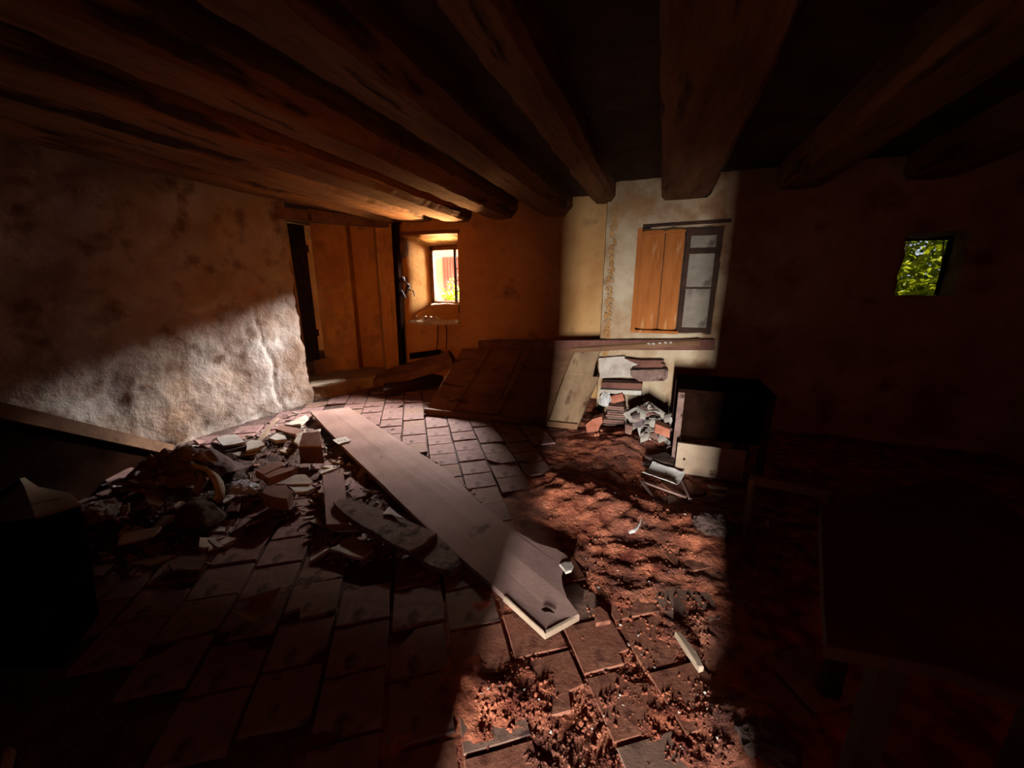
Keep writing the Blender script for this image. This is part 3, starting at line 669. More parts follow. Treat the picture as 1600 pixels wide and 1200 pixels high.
for k in range(34):
    while True:
        x = R(976, 1050); y = R(632, 704)
        if in_poly(x, y, [(976, 650), (1014, 630), (1052, 656), (1046, 704), (1020, 692), (996, 680), (980, 668)]): break
    z = .05+(702-y)*.0046; c = onz(x, y, z); a = R(0, 6.28); d = Vector((math.cos(a), math.sin(a), R(-.4, .6)))*R(.03, .09); e = Vector((-d.y, d.x, R(-.02, .05)))*R(.3, .7)
    V = []; n = 5
    for j in range(n):
        t = j/(n-1)*2-1
        for q in (-1, 1): V.append(c+d*t+e*q*(1-.3*abs(t))+Vector((0, -.01, .02*math.cos(t*2.2)+R(-.004, .004))))
    V += [v-Vector((0, 0, .005)) for v in V]; m = 2*n; Fs = []
    for j in range(n-1):
        i = 2*j; Fs += [[i, i+2, i+3, i+1], [m+i, m+i+1, m+i+3, m+i+2], [i, m+i, m+i+2, i+2], [i+1, i+3, m+i+3, m+i+1]]
    Fs += [[0, 1, m+1, m], [m-2, 2*m-2, 2*m-1, m-1]]
    far = 'upper' if y < 660 else 'lower'
    tag(mesh('curled_flake', V, Fs, random.choice(['grey', 'plasterchip', 'cloth', 'brick_dull']), None, base_of(V)), 'small curled grey flake on the %s part of the sheet heap by the cabinet' % far, 'flake', 'curled flakes on the %s part of the sheet heap' % far)
# bricks, bundle, bag
def obox(name, P, zt, h, mt, label, cat, group=None, parts=None, jit=.003):
    return tag(slab(name, px(P, zt), h, mt, None, .05, jit, .003), label, cat, group)
def fbrick(name, P, y, depth, mt, label, cat):   # front outline at distance y, extruded back
    f = [ony(a, b, y) for a, b in P]; f = subdiv(f, .05, .003); n = len(f); k = [v+Vector((0, depth, .0)) for v in f]
    Fs = [list(range(n)), list(range(2*n-1, n-1, -1))]+[[i, (i+1) % n, n+(i+1) % n, n+i] for i in range(n)]
    return tag(mesh(name, f+k, Fs, mt, None, base_of(f+k)), label, cat)
fbrick('brick', [(954, 620), (972, 615), (976, 626), (956, 631)], 4.30, .12, 'brick', 'clean orange brick on top of the brown layered bundle', 'brick')
fbrick('brick', [(1024, 662), (1047, 671), (1046, 685), (1023, 676)], 3.62, .12, 'brick', 'orange brick lying on the grey sheets near the cabinet', 'brick')
fbrick('broken_brick', [(915, 664), (926, 655), (940, 651), (942, 660), (936, 668), (934, 680), (922, 684), (917, 675)], 3.85, .12, 'brick', 'crumbling hollow orange brick at the foot of the panel end', 'brick')
bd = empty('layered_bundle', onz(958, 666, 0), 'brown bundle of stacked thin sheets under the orange brick', 'bundle')
for k in range(9):
    z = .03+k*.026; w_ = R(-2, 2)
    P = [(943+w_+k*.7, 662), (977+w_-k*.5, 664), (978+w_-k*.6, 655), (947+w_+k*.7, 653)]
    pts = [onz(a, b-0, .03) for a, b in P]; pts = [Vector((p.x, p.y, z+R(-.004, .004))) for p in pts]
    V, Fs = slab_geo(pts, .018, .06, .006, .002); o = mesh('sheet', V, Fs, 'brick_dull' if k % 3 else 'plank_old', None, bd.location); o.parent = bd; o.location = (0, 0, 0)
def crumple(name, c, s, mt, label, cat, seed=0, sub=4, amp=.45):
    bm = bmesh.new(); bmesh.ops.create_icosphere(bm, subdivisions=sub, radius=1)
    for v in bm.verts:
        n_ = 1+amp*(abs(noise.fractal(v.co*1.7+Vector((seed*2.3, seed, 1)), 1, 2.2, 4))-.25)
        v.co = Vector((v.co.x*s[0]*n_, v.co.y*s[1]*n_, max(v.co.z*s[2]*n_, -s[2]*.35)))
    me = bpy.data.meshes.new(name); bm.to_mesh(me); bm.free(); return tag(link(name, me, mt, None, c, False), label, cat)
p = ony(946, 628, 4.35); crumple('plastic_bag', p, (.07, .06, .11), 'plastic_white', 'crumpled whitish bag squeezed between the panel end and the bricks', 'bag', 2)
for k in range(7):
    x = R(916, 940); y = R(660, 686); p = onz(x, y, .03); p.z = ground(p.x, p.y)+.02
    o = rock('brick_crumb', p, (R(.015, .035), R(.015, .03), R(.012, .025)), 'brick', k+30, 1); tag(o, 'small orange crumb at the foot of the crumbling hollow brick', 'crumb', 'orange crumbs round the hollow brick')
# curled white tray on the floor and thin frame beneath it
def curled(name, P4, z, lift, mt, label, cat, th=.006, n=10):
    a, b, c, d = px(P4, z); V = []; N = n
    for j in range(N+1):
        for i in range(N+1):
            u = i/N; v = j/N; p = a.lerp(b, u).lerp(d.lerp(c, u), v); p.z += lift*(4*(v-.5)**2)+.008*fbm(p.x*9, p.y*9, 1, 3); V.append(p)
    m = N+1; Fs = [[j*m+i, j*m+i+1, (j+1)*m+i+1, (j+1)*m+i] for j in range(N) for i in range(N)]
    k = len(V); V2 = [v-Vector((0, 0, th)) for v in V]
    Fs2 = [[i+k for i in reversed(f)] for f in Fs]
    edge = [j for j in range(N)]+[N+j*m for j in range(N)]+[N*m+N-j for j in range(N)]+[(N-j)*m for j in range(N)]
    side = [[edge[i], edge[(i+1) % len(edge)], edge[(i+1) % len(edge)]+k, edge[i]+k] for i in range(len(edge))]
    return tag(mesh(name, V+V2, Fs+Fs2+side, mt, None, base_of(V2)), label, cat)
curled('curled_sheet', [(1003, 743), (1054, 762), (1070, 744), (1019, 727)], .05, .035, 'white', 'white curled sheet lying on the red earth in front of the cabinet', 'sheet')
fr = empty('fallen_picture_frame', onz(1040, 765, 0), 'thin wooden frame lying on the earth under the curled white sheet', 'frame')
for a, b in (((1002, 752), (1072, 777)), ((1062, 745), (1077, 779)), ((1002, 752), (1032, 792)), ((1077, 779), (1140, 789))):
    A = Acc(); A.bar(onz(*a, .03), onz(*b, .03), .014, .012); A.make('lath', 'plank', fr)
for k, P in enumerate([[(1003, 722), (1028, 715), (1052, 728), (1046, 738), (1020, 728)], [(1008, 712), (1040, 706), (1054, 716), (1052, 726), (1024, 718)], [(1006, 735), (1018, 728), (1050, 740), (1052, 748)]]):
    tag(slab('slate_piece', px(P, .05+.03*(1 if k == 1 else 0)), .025, 'stone', None, .05, .006), ['dark slate piece on the red earth left of the cabinet foot', 'dark slate piece leaning against the cabinet corner, uppermost', 'narrow dark slate piece just above the curled white sheet'][k], 'slate')
# white curl (feather) on the red mound
P = [onz(983, 832, .09), onz(990, 830, .095), onz(996, 825, .10), onz(1000, 818, .11), onz(1002, 810, .12)]
A = Acc(); A.tube(P, [.010, .011, .007, .004, .002], 6); tag(A.make('curled_shaving', 'white'), 'small curved white shaving on the red earth heap', 'shaving')

# low cabinet: black body and pale drawer front paint shade and light
cb = empty('low_cabinet', (.5, 3.6, 0), 'low wooden cabinet painted black for shade, one drawer front painted pale as lit, standing right of the grey sheets', 'cabinet')
A = Acc(); A.box((.24, 3.42, .26), (.86, 3.95, .66)); A.make('body', 'black', cb)  # black colour stands in for the shade of an open front
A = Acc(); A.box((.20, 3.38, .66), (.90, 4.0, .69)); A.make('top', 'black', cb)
A = Acc(); 
fa = ony(1059, 691, 3.2); fb = ony(1161, 706, 3.2); fc = ony(1161, 750, 3.2); fd = ony(1061, 738, 3.2)
zlo = .02
for (x, y) in ((.225, 3.40), (.865, 3.40), (.225, 3.93), (.865, 3.93)):
    A = Acc(); A.box((x-.025, y-.025, 0), (x+.025, y+.025, .66)); A.make('leg', 'plank_old' if (x < .3 and y < 3.5) else 'wood_dark', cb)  # front left leg gets paler wood as painted light
A = Acc(); A.box((fa.x, 3.19, fd.z-.0), (fb.x+.02, 3.215, fa.z+.0)); o = A.make('drawer_front', 'plank_pale', cb); o['label'] = 'drawer front, painted pale as lit'
A = Acc(); A.box((fa.x+.02, 3.215, fd.z+.02), (fb.x, 3.42, fd.z+.035)); A.box((fa.x+.02, 3.215, fd.z+.02), (fa.x+.035, 3.5, fa.z-.01)); A.box((fb.x-.015, 3.215, fd.z+.02), (fb.x, 3.5, fa.z-.01)); A.make('drawer_box', 'wood_dark', cb)
A = Acc(); A.tube([(fa.x+.06, 3.19, (fa.z+fd.z)/2), (fa.x+.06, 3.175, (fa.z+fd.z)/2)], .008, 8); A.make('knob', 'black', cb)
# thin things under the drawer
for k, (P, l) in enumerate([([(1105, 757), (1140, 762), (1138, 766), (1108, 761)], 'narrow pale lath just below the drawer front'), ([(1110, 768), (1137, 772), (1134, 778), (1112, 773)], 'short yellowish slat on the floor below the drawer front'), ([(1100, 782), (1140, 790), (1140, 793), (1100, 785)], 'long thin slat nearest the viewer below the drawer front')]):
    tag(slab('slat', px(P, .03), .012, 'plank_pale', None, .06, .002), l, 'slat')

# ------------------------------------------------------------------ table on the far right, bench beside it
tb = empty('work_table', onz(1500, 900, .0), 'dull brown table top in the dark at the right edge', 'table'); tb.location = (.85, 1.45, 0)
T = [onz(1281, 788, .74), onz(1372, 766, .74), onz(1420, 757, .74), onz(1500, 746, .74), onz(1545, 762, .74), onz(1640, 850, .74), onz(1700, 1120, .74), onz(1480, 1045, .74), onz(1292, 1010, .74)]
V, Fs = slab_geo(T, .03, .15, .003); o = mesh('table_top', V, Fs, 'tabletop', None, tb.location); o.parent = tb; o.location = (0, 0, 0)
for p in (T[0], T[3], T[8], T[6]):
    q = p+(Vector((1.0, 1.3, .74))-p)*.3; A = Acc(); A.box((q.x-.025, q.y-.025, 0), (q.x+.025, q.y+.025, .71)); A.make('leg', 'wood_dark', tb)
sb = empty('stool', (.95, 2.5, 0), 'dark wooden stool frame standing between the cabinet and the right-hand table', 'stool')
a = onz(1178, 752, .42); b = onz(1375, 772, .42); c = onz(1200, 735, .42)
A = Acc(); A.bar(onz(1172, 748, .42), onz(1300, 772, .42), .04, .05); A.bar(onz(1300, 772, .42), onz(1375, 768, .42), .04, .05); A.make('seat_rail', 'wood_mid', sb)
A = Acc(); q0 = onz(1200, 818, .12); q1 = onz(1290, 826, .12); A.bar(q0, q1, .03, .03); A.make('stretcher', 'wood_mid', sb)
for x, y in ((1176, 750), (1296, 772)):
    q = onz(x, y, .42); A = Acc(); A.tube([(q.x, q.y, 0), (q.x+.01, q.y+.01, .2), (q.x, q.y, .43)], [.018, .022, .02], 8); A.make('leg', 'wood_mid', sb)
q = onz(1372, 768, .42); A = Acc(); A.tube([(q.x, q.y, 0), (q.x, q.y, .43)], .02, 8); A.make('leg', 'wood_mid', sb)

# ------------------------------------------------------------------ long plank down the middle
ZP = .10
KP = [(485, 643, .12), (545, 636, .12), (600, 672, .11), (700, 735, .10), (750, 785, .10), (800, 826, .10), (840, 849, .10), (870, 858, .10), (886, 868, .10), (893, 880, .10), (881, 886, .10), (878, 900, .10), (880, 915, .10), (887, 935, .10), (905, 960, .10),
      (880, 974, .09), (852, 990, .09), (815, 957, .09), (788, 930, .09), (735, 885, .09), (680, 838, .09), (600, 760, .10), (540, 702, .11)]
KP = [(x, y, z-.03) for x, y, z in KP]
lp = empty('long_plank', onz(700, 790, 0), 'long wide pale plank running from the doorway steps to a broken near end', 'plank')
V, Fs = slab_geo(px(KP), .032, .2, .001, .004); o = mesh('board', V, Fs, 'plank', None, lp.location); o.parent = lp; o.location = (0, 0, 0)
V, Fs = slab_geo(px([(786, 931, .064), (852, 990.5, .064), (850, 986, .066), (790, 931, .066)]), .03, .1, .001, .001); o = mesh('lit_edge_strip', V, Fs, 'plank_pale', None, lp.location); o.parent = lp; o.location = (0, 0, 0); o['label'] = 'lit edge, painted pale'  # pale strips paint the light on the near plank edges
V, Fs = slab_geo(px([(852, 990.5, .064), (905.5, 961, .064), (903, 958, .066), (853, 985, .066)]), .03, .1, .001, .001); o = mesh('lit_edge_strip', V, Fs, 'plank_pale', None, lp.location); o.parent = lp; o.location = (0, 0, 0); o['label'] = 'lit edge, painted pale'
# supports: pieces of lath the plank lies on
for x, y in ((560, 690), (700, 800), (845, 930)):
    q = onz(x, y, .03); A = Acc(); A.box((q.x-.05, q.y-.05, -.01), (q.x+.05, q.y+.05, .038)); A.make('packing_block', 'wood_dark', lp)
tag(slab('plaster_chip', px([(874, 881), (882, 877), (894, 878), (897, 884), (893, 891), (884, 894), (880, 888)], .08), .010, 'plasterchip', None, .03, .004), 'white chip with a dark hole on the broken edge of the long plank', 'chip')
cdt = empty('paper_card', onz(534, 688, .1), 'small white card with faint grey marks lying on the long plank near its far end', 'card')
V, Fs = slab_geo(px([(519, 687), (540, 682), (549, 688), (529, 694)], .096), .003, .2, 0, .0005); o = mesh('card', V, Fs, 'white', None, cdt.location); o.parent = cdt; o.location = (0, 0, 0)
for k in range(3):
    A = Acc(); A.bar(onz(528+k*5, 688-k*.8, .0975), onz(530+k*5, 690-k*.8, .0975), .006, .001); A.make('mark', 'ink', cdt)
tag(slab('paper_scrap', px([(664, 731), (674, 729), (675, 740)], .055), .004, 'white', None, .2, 0), 'white triangular paper scrap at the right edge of the long plank', 'paper')
V, Fs = slab_geo(px([(846, 951, .072), (853, 948, .072), (860, 951, .072), (867, 957, .072), (858, 955, .072), (850, 955, .072)]), .004, .02, .001, .0008); o = mesh('gouge', V, Fs, 'black', None, lp.location); o.parent = lp; o.location = (0, 0, 0)  # flat black patch paints the dark inside the gouge
tag(slab('tile_shard', px([(927, 950), (937, 946), (951, 958), (954, 970), (931, 974)], .035), .02, 'tile_red', None, .1, .003), 'red tile shard on the rubble right of the plank tip', 'shard')
tag(slab('tile_splinter', px([(1055, 986), (1062, 986), (1090, 1020), (1100, 1042), (1092, 1042)], .05), .025, 'plank_pale', None, .08, .004), 'pale wood splinter lying on the earth at the shadow edge, right foreground', 'splinter')

# ------------------------------------------------------------------ broken planks left of the long one
board3('broken_plank', px([(521, 783, .13), (535, 779, .13), (550, 778, .13), (585, 792, .12), (620, 808, .11), (683, 833, .10), (664, 850, .10), (640, 862, .10), (602, 843, .11), (560, 818, .12), (530, 795, .13)]), .035, 'plank_old', 'weathered broken plank lying diagonally beside the long plank, its upper length', 'plank', None, .05, .008)
board3('broken_plank', px([(640, 862, .07), (664, 851, .07), (684, 838, .07), (712, 862, .06), (722, 880, .05), (704, 893, .05), (672, 884, .06)]), .03, 'plank_old', 'short lower length of the snapped plank, nearest the viewer', 'plank', None, .05, .008)
board3('short_board', px([(504, 742, .10), (520, 738, .10), (537, 740, .10), (540, 775, .10), (546, 818, .10), (510, 820, .10), (506, 780, .10)]), .03, 'plank', 'short straight board lying lengthwise left of the long plank', 'board', None, .1, .003)
board3('lath', px([(398, 692, .16), (403, 694, .16), (436, 652, .16), (432, 651, .16)]), .012, 'plank_pale', 'thin pale lath sticking up from the rubble by the left wall', 'lath')
# plaster plates, papers, bricks of the left heap: (name, outline, z, thickness, material, label, category)
L = [
 ('plaster_slab', [(338, 684), (352, 680), (368, 678), (383, 690), (366, 694), (349, 696)], .20, .02, 'white', 'bright white slab on top of a dark block near the left wall', 'slab'),
 ('dark_block', [(330, 690), (349, 696), (383, 691), (386, 696), (352, 705), (328, 700)], .17, .10, 'stone', 'dark block under the bright white slab', 'block'),
 ('plaster_slab', [(384, 692), (392, 687), (408, 688), (414, 695), (400, 700), (384, 704)], .17, .02, 'white', 'white slab with a jagged right edge, right of the brightest one', 'slab'),
 ('plaster_slab', [(361, 708), (380, 704), (416, 697), (400, 706), (372, 712)], .14, .02, 'plasterchip', 'long pale slab lying just below the two white slabs', 'slab'),
 ('brick', [(430, 670), (440, 664), (470, 670), (462, 678), (445, 675)], .13, .07, 'brick_dull', 'dusty brick in the bright rubble near the wall end', 'brick'),
 ('plaster_slab', [(420, 684), (432, 677), (444, 680), (448, 686), (430, 688)], .13, .03, 'white', 'pale lump of plaster in front of the dusty brick', 'plaster'),
 ('plaster_slab', [(444, 663), (478, 648), (482, 652), (470, 662), (456, 664)], .09, .03, 'plasterchip', 'pale wedge of plaster close to the far end of the long plank', 'plaster'),
 ('plaster_slab', [(459, 690), (466, 678), (478, 672), (474, 684), (466, 694)], .12, .02, 'plasterchip', 'upright pale flake left of the tilted box', 'plaster'),
 ('brick', [(399, 735), (432, 720), (442, 722), (443, 727), (412, 741)], .17, .06, 'brick_dull', 'upper of two parallel dusty bricks in the middle of the heap', 'brick'),
 ('brick', [(411, 742), (437, 731), (464, 730), (455, 735), (419, 747)], .16, .06, 'brick_dull', 'lower of two parallel dusty bricks in the middle of the heap', 'brick'),
 ('hollow_tile', [(409, 770), (416, 760), (447, 757), (457, 769), (448, 779), (428, 777)], .16, .09, 'brick_dull', 'broken brown block with a dark front face below the two bricks', 'block'),
 ('plaster_plate', [(431, 756), (452, 746), (462, 741), (478, 741), (488, 750), (484, 756), (450, 757)], .13, .015, 'plasterchip', 'thin pale plate leaning over the brown block', 'plate'),
 ('plaster_plate', [(449, 758), (484, 757), (492, 762), (480, 768), (461, 769)], .12, .018, 'white', 'light layered plate right of the brown block', 'plate'),
 ('plaster_slab', [(284, 702), (302, 695), (318, 697), (340, 706), (330, 714), (300, 716), (282, 712)], .16, .03, 'plasterchip', 'brownish plaster slab above the dark cloth', 'slab'),
 ('board', [(283, 715), (305, 704), (330, 698), (328, 704), (300, 722)], .15, .02, 'plank', 'narrow board lying across the upper edge of the dark cloth', 'board'),
 ('brick', [(220, 735), (240, 722), (270, 718), (282, 728), (262, 742), (230, 745)], .10, .04, 'tile', 'broad broken tile left of the dark cloth', 'tile'),
 ('tile_slab', [(165, 740), (205, 730), (228, 734), (205, 752), (165, 752)], .08, .03, 'tile', 'broad dull tile near the end of the leaning side board', 'tile'),
 ('sheet', [(183, 851), (192, 833), (252, 822), (250, 828), (238, 838)], .13, .012, 'white', 'lone oblong pale sheet below the dark cloth', 'sheet'),
 ('plaster_flake', [(222, 768), (238, 762), (256, 784), (248, 790), (232, 786)], .17, .012, 'plasterchip', 'pinkish pale flake just left of the dark cloth', 'flake'),
 ('plaster_flake', [(325, 842), (335, 838), (340, 848), (352, 854), (340, 855)], .08, .01, 'white', 'small forked white flake right of the dark stone', 'flake'),
 ('plaster_plate', [(511, 858), (525, 852), (535, 843), (556, 838), (565, 850), (583, 858), (566, 872), (545, 868), (530, 862)], .05, .015, 'plasterchip', 'jagged pale plate with a dark hole beside the broken plank', 'plate'),
 ('tile_shard', [(545, 770), (560, 761), (572, 774), (552, 780)], .07, .015, 'tile', 'grey squarish shard between the short board and the long plank', 'shard'),
 ('paper_scrap', [(597, 803), (608, 791), (620, 800), (634, 812), (610, 803)], .13, .004, 'white', 'white folded scrap tucked behind the broken plank', 'paper'),
 ('plaster_flake', [(484, 814), (500, 806), (502, 820), (492, 818)], .04, .01, 'plasterchip', 'pale triangular flake left of the short board foot', 'flake'),
 ('lath', [(515, 826), (545, 823), (560, 828), (530, 829)], .05, .012, 'white', 'thin white lath at the foot of the short board', 'lath'),
 ('tile_slab', [(262, 880), (280, 868), (330, 868), (310, 890), (270, 892)], .05, .02, 'tile', 'broken tile edge lying loose at the front of the left heap', 'tile'),
 ('bark_strip', [(200, 880), (255, 868), (275, 866), (262, 874), (235, 882)], .10, .012, 'plasterchip', 'frayed pale strip lying in the dark below the oblong sheet', 'strip'),
 ('thin_sliver', [(113, 966), (118, 966), (143, 932), (138, 932)], .10, .006, 'white', 'thin bright sliver alone in the dark at lower left', 'sliver'),
 ('pale_shard', [(0, 1199), (10, 1199), (20, 1168), (14, 1166), (4, 1178)], .30, .02, 'plank_pale', 'small bright shard in the very bottom left corner', 'shard'),
 ('tile_flap', [(640, 880), (647, 879), (660, 892), (648, 902), (641, 900)], .03, .012, 'tile', 'small pinkish shard in the shade under the snapped plank', 'shard'),
]
for nm, P, z, th, mt, lab, cat in L: tag(slab(nm, px(P, z), th, mt, None, .06, .005, .003), lab, cat)
# tilted box; dark sides paint the shade of its closed front
bx = empty('tilted_box', onz(480, 705, 0), 'tilted brown box with its front painted dark for shade at the head of the heap', 'box')
Tt = [onz(466, 697, .20), onz(473, 676, .26), onz(500, 674, .26), onz(503, 697, .20)]
V, Fs = slab_geo(Tt, .014, .1, .002); o = mesh('lid', V, Fs, 'brick_dull', None, bx.location); o.parent = bx; o.location = (0, 0, 0)
dn = Vector((0, 0, -.16))
for a, b in ((0, 1), (2, 3), (1, 2), (3, 0)):
    V = [Tt[a]-Vector((0, 0, .01)), Tt[b]-Vector((0, 0, .01)), Tt[b]+dn, Tt[a]+dn]; c = (Tt[0]+Tt[2])/2
    V2 = [v+(Vector((c.x, c.y, v.z))-v)*.08 for v in V]; o = mesh('side', V+V2, [[0, 1, 2, 3], [7, 6, 5, 4], [0, 4, 5, 1], [1, 5, 6, 2], [2, 6, 7, 3], [3, 7, 4, 0]], 'stone', None, bx.location); o.parent = bx; o.location = (0, 0, 0)
# dark cloth heap; the light on its rim is painted pale
clo = empty('cloth_heap', onz(300, 770, 0), 'crumpled dark cloth heaped in the left rubble, its right rim catching light', 'cloth')
def cloth_heap():
    q = onz(292, 768, 0); V = []; n = 60; zc = G(q.x, q.y)
    for j in range(n):
        for i in range(n):
            u = i/(n-1)*2-1; v = j/(n-1)*2-1
            x = q.x+u*.34; y = q.y+v*.22+u*.10
            r = math.sqrt(u*u+v*v*.9); e = max(0, 1-r*r)
            z = zc+.17*e**.6+.09*fbm(x*4, y*4, 4, 3)*e+.09*abs(fbm(x*8, y*8, 2, 4))*(.3+e)-.04
            if v < -.1: z -= .10*e
            V.append((x+.02*fbm(x*9, y*9, 1, 2), y, z))
    Fs = [[j*n+i, j*n+i+1, (j+1)*n+i+1, (j+1)*n+i] for j in range(n-1) for i in range(n-1)]
    o = mesh('folded_cloth', V, Fs, 'cloth', None, clo.location, True); o.parent = clo; o.location = (0, 0, 0)
cloth_heap()
def ribbon(name, P, w, mt, parent):
    V = []; Fs = []
    for k, (x, y, z) in enumerate(P):
        a = onz(x, y, z); ww = w*(.5+.8*math.sin(PI*(k+.5)/len(P)))
        V += [a, a+Vector((ww*.5, ww*.3, .012)), a+Vector((ww, ww*.7, -.03)), a+Vector((ww*.9, ww*.6, -.045)), a+Vector((ww*.2, ww*.1, -.03))]
    n = 5
    for k in range(len(P)-1):
        for i in range(n): Fs.append([k*n+i, k*n+(i+1) % n, (k+1)*n+(i+1) % n, (k+1)*n+i])
    Fs += [list(range(n)), list(range(len(P)*n-1, len(P)*n-1-n, -1))]
    o = mesh(name, V, Fs, mt, None, parent.location, True); o.parent = parent; o.location = (0, 0, 0); return o
o = ribbon('lit_rim_fold', [(292, 722, .28), (303, 728, .29), (314, 731, .28), (322, 737, .27), (329, 748, .24), (334, 760, .21), (336, 772, .17), (331, 782, .14)], .045, 'plasterchip', clo); o['label'] = 'lit rim of the cloth, painted pale'
ribbon('fold', [(302, 738, .27), (309, 741, .27), (311, 746, .25), (305, 756, .22), (300, 768, .18)], .03, 'cloth', clo)
p = onz(378, 762, .14); crumple('plastic_wrapper', p, (.13, .07, .035), 'plastic_blue', 'small bluish shiny wrapper at the right of the dark cloth', 'wrapper', 5)
p = onz(312, 815, .05); o = rock('stone', (p.x, p.y, .08), (.17, .12, .10), 'stone', 4, 3); tag(o, 'rounded dark stone in front of the dark cloth', 'stone')
p = onz(155, 802, .12); crumple('crumpled_bag', (p.x, p.y, .13), (.13, .10, .06), 'plastic_white', 'crumpled pale bag half in shadow beside the black chest', 'bag', 9)
curled('leather_scrap', [(362, 962), (395, 980), (440, 925), (395, 942)], .06, .03, 'leather', 'curved ochre leather scrap alone on the dark floor, lower left', 'scrap')

# leaning side board at the left, dark chest near the viewer
sbm = empty('leaning_side_board', (-3.9, 1.3, 0), 'long dark board on edge slanting down to the floor along the left wall', 'board')
A0 = onz(266, 703, .05); D = (onx(0, 642, -3.6)-A0); A1 = A0+D*1.35
A = Acc(); A.bar(A0-Vector((0, 0, .0)), A1, .05, .09); A.make('rail', 'wood_mid', sbm)
A = Acc(); q0 = A0+Vector((0, 0, -.03))+D*.12; A.bar(A0+D*.02+Vector((-.05, .0, -.02)), A1+Vector((-.05, 0, -.34)), .03, .10); A.make('lower_rail', 'wood_mid', sbm)
V = [A0+Vector((-.03, .02, -.0)), A1+Vector((-.03, .02, 0)), A1+Vector((-.03, .02, -1.1)), A0+D*.12+Vector((-.03, .02, -.13))]; V[2].z = 0; V[3].z = .0
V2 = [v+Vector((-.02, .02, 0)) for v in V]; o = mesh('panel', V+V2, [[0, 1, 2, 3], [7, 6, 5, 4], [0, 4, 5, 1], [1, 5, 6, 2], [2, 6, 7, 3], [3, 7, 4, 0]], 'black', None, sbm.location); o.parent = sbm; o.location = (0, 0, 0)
tag(slab('triangular_board', px([(28, 740, .36), (60, 760, .34), (110, 770, .32), (125, 785, .32), (55, 806, .34)]), .02, 'plank_pale', None, .1, .003), 'corner of a pale board showing behind the black chest', 'board')
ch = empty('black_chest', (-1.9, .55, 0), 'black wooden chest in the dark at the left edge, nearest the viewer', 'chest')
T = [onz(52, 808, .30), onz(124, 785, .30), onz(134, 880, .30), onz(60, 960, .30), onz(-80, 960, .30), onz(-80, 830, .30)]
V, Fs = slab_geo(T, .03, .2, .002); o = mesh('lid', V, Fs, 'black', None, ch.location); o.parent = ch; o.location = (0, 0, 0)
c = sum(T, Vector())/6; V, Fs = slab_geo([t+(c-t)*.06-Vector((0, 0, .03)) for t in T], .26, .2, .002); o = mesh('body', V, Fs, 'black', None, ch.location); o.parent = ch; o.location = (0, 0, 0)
# lump lower right
q = onz(1200, 1165, .05); crumple('earth_clod', (q.x, q.y, .05), (.10, .09, .06), 'stone', 'mossy clod half lost in the dark, lower right foreground', 'clod', 6)
q = onz(1115, 825, .05); crumple('earth_clod', (q.x, q.y, .06), (.12, .10, .07), 'stone', 'rounded clod at the shadow edge below the cabinet', 'clod', 11)

# ------------------------------------------------------------------ scattered small pieces
HP = [(270, 700), (470, 640), (500, 660), (620, 800), (640, 860), (520, 880), (430, 800), (330, 880), (180, 900), (110, 830), (200, 740)]
SP = [(880, 700), (1050, 690), (1060, 760), (1100, 900), (1120, 1100), (1160, 1199), (760, 1199), (740, 1100), (800, 960), (910, 960), (900, 860), (850, 800)]
AL = [(545, 640), (600, 640), (780, 800), (760, 800)]
def pick(P):
    while True:
        x = R(min(p[0] for p in P), max(p[0] for p in P)); y = R(min(p[1] for p in P), max(p[1] for p in P))
        if in_poly(x, y, P): return onz(x, y, .03)
protos = []
for k in range(8):
    n = random.randint(4, 7); P = [Vector((math.cos(a)*R(.6, 1.1), math.sin(a)*R(.5, 1), 0)) for a in sorted(R(0, 6.28) for _ in range(n))]
    V, Fs = slab_geo([p*.06 for p in P], .014, .5, 0, .002); me = bpy.data.meshes.new('shard'); me.from_pydata([tuple(v) for v in V], [], Fs); me.update(); protos.append(me)
def mats_copy(me, mt): m = me.copy(); m.materials.clear(); m.materials.append(M[mt]); return m
PM = {mt: [mats_copy(m, mt) for m in protos] for mt in ('plasterchip', 'tile', 'brick_dull', 'white')}
def scatter(n, P, mt, name, label, cat, group, s0, s1, tilt=.5):
    for _ in range(n):
        p = pick(P); o = bpy.data.objects.new(name, random.choice(PM[mt])); C.objects.link(o)
        s = R(s0, s1); g = max(ground(p.x, p.y), 0.008)
        o.location = (p.x, p.y, g+.012*s+R(0, .012)); o.rotation_euler = (R(-tilt, tilt), R(-tilt, tilt), R(0, 6.28)); o.scale = (s, s, min(s, 1.2))
        zone = 'close to the left wall' if p.x < -3.5 else ('beside the long plank' if p.x > -2.6 and p.y > 1.5 else ('at the front of the heap' if p.y < 1.35 else 'in the middle of the heap'))
        sz = 'larger' if s > (s0+s1)/2 else 'smaller'
        tag(o, sz+' '+label+', '+zone, cat, group+', '+sz+' ones '+zone)
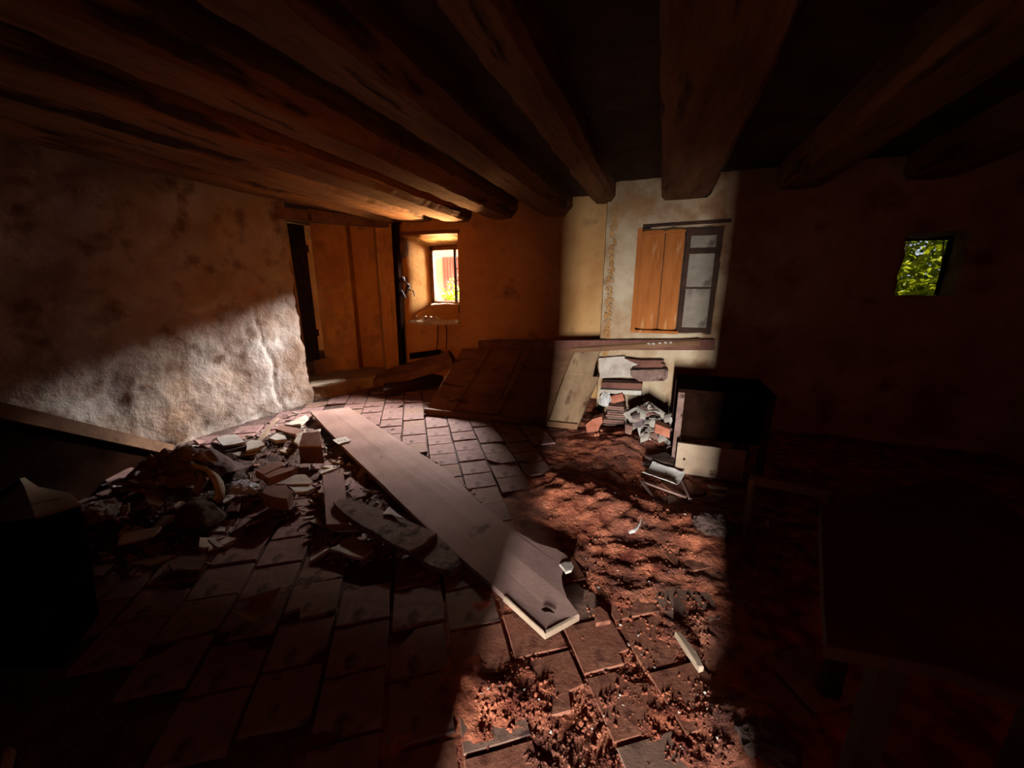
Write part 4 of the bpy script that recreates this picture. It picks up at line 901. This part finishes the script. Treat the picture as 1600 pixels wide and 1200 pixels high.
scatter(90, HP, 'plasterchip', 'plaster_shard', 'pale plaster shard strewn in the left rubble heap', 'shard', 'plaster shards in the left rubble heap', .5, 1.6)
scatter(70, HP, 'tile', 'tile_shard', 'brown tile shard strewn in the left rubble heap', 'shard', 'tile shards in the left rubble heap', .5, 1.7)
scatter(30, HP, 'brick_dull', 'brick_shard', 'reddish brick shard strewn in the left rubble heap', 'shard', 'brick shards in the left rubble heap', .4, 1.2, .8)
scatter(14, HP, 'white', 'paper_flake', 'small white flake strewn in the left rubble heap', 'flake', 'white flakes in the left rubble heap', .3, .8)
def gravel(name, n, P, s0, s1, mt, label, parent_label=None):
    V = []; Fs = []
    for _ in range(n):
        p = pick(P); s = R(s0, s1)*(R(.6, 1) if random.random() < .8 else 1.6); z = max(ground(p.x, p.y), .0)
        a = R(0, 6.28); ca, sa = math.cos(a), math.sin(a); k = len(V)
        for x, y, zz in ((-1, -.7, -.4), (1, -.8, -.4), (.8, .9, -.4), (-.9, .7, -.4), (-.5, -.4, .6), (.6, -.3, .5), (.3, .5, .7)):
            x *= R(.7, 1.1); y *= R(.7, 1.1); V.append((p.x+(x*ca-y*sa)*s, p.y+(x*sa+y*ca)*s, z+(zz*R(.7, 1.2)+.3)*s))
        Fs += [[k, k+1, k+5, k+4], [k+1, k+2, k+6, k+5], [k+2, k+3, k+6], [k+3, k, k+4, k+6], [k+4, k+5, k+6]]
    me = bpy.data.meshes.new(name); me.from_pydata(V, [], Fs); me.update(); o = link(name, me, mt); return tag(o, label, 'rubble', None, 'stuff')
gravel('red_gravel', 3600, SP, .0018, .0065, 'soil', 'fine red and brown gravel on the lit strip of earth')
gravel('pale_gravel', 160, SP, .002, .005, 'plasterchip', 'sparse pale grit among the red gravel')
gravel('plaster_crumbs', 1500, HP, .004, .014, 'plasterchip', 'fine plaster crumbs filling the left rubble heap')
gravel('dark_crumbs', 1200, HP, .004, .016, 'stone', 'fine dark crumbs filling the left rubble heap')
gravel('edge_crumbs', 350, AL, .004, .012, 'plasterchip', 'fine crumbs along the far side of the long plank')
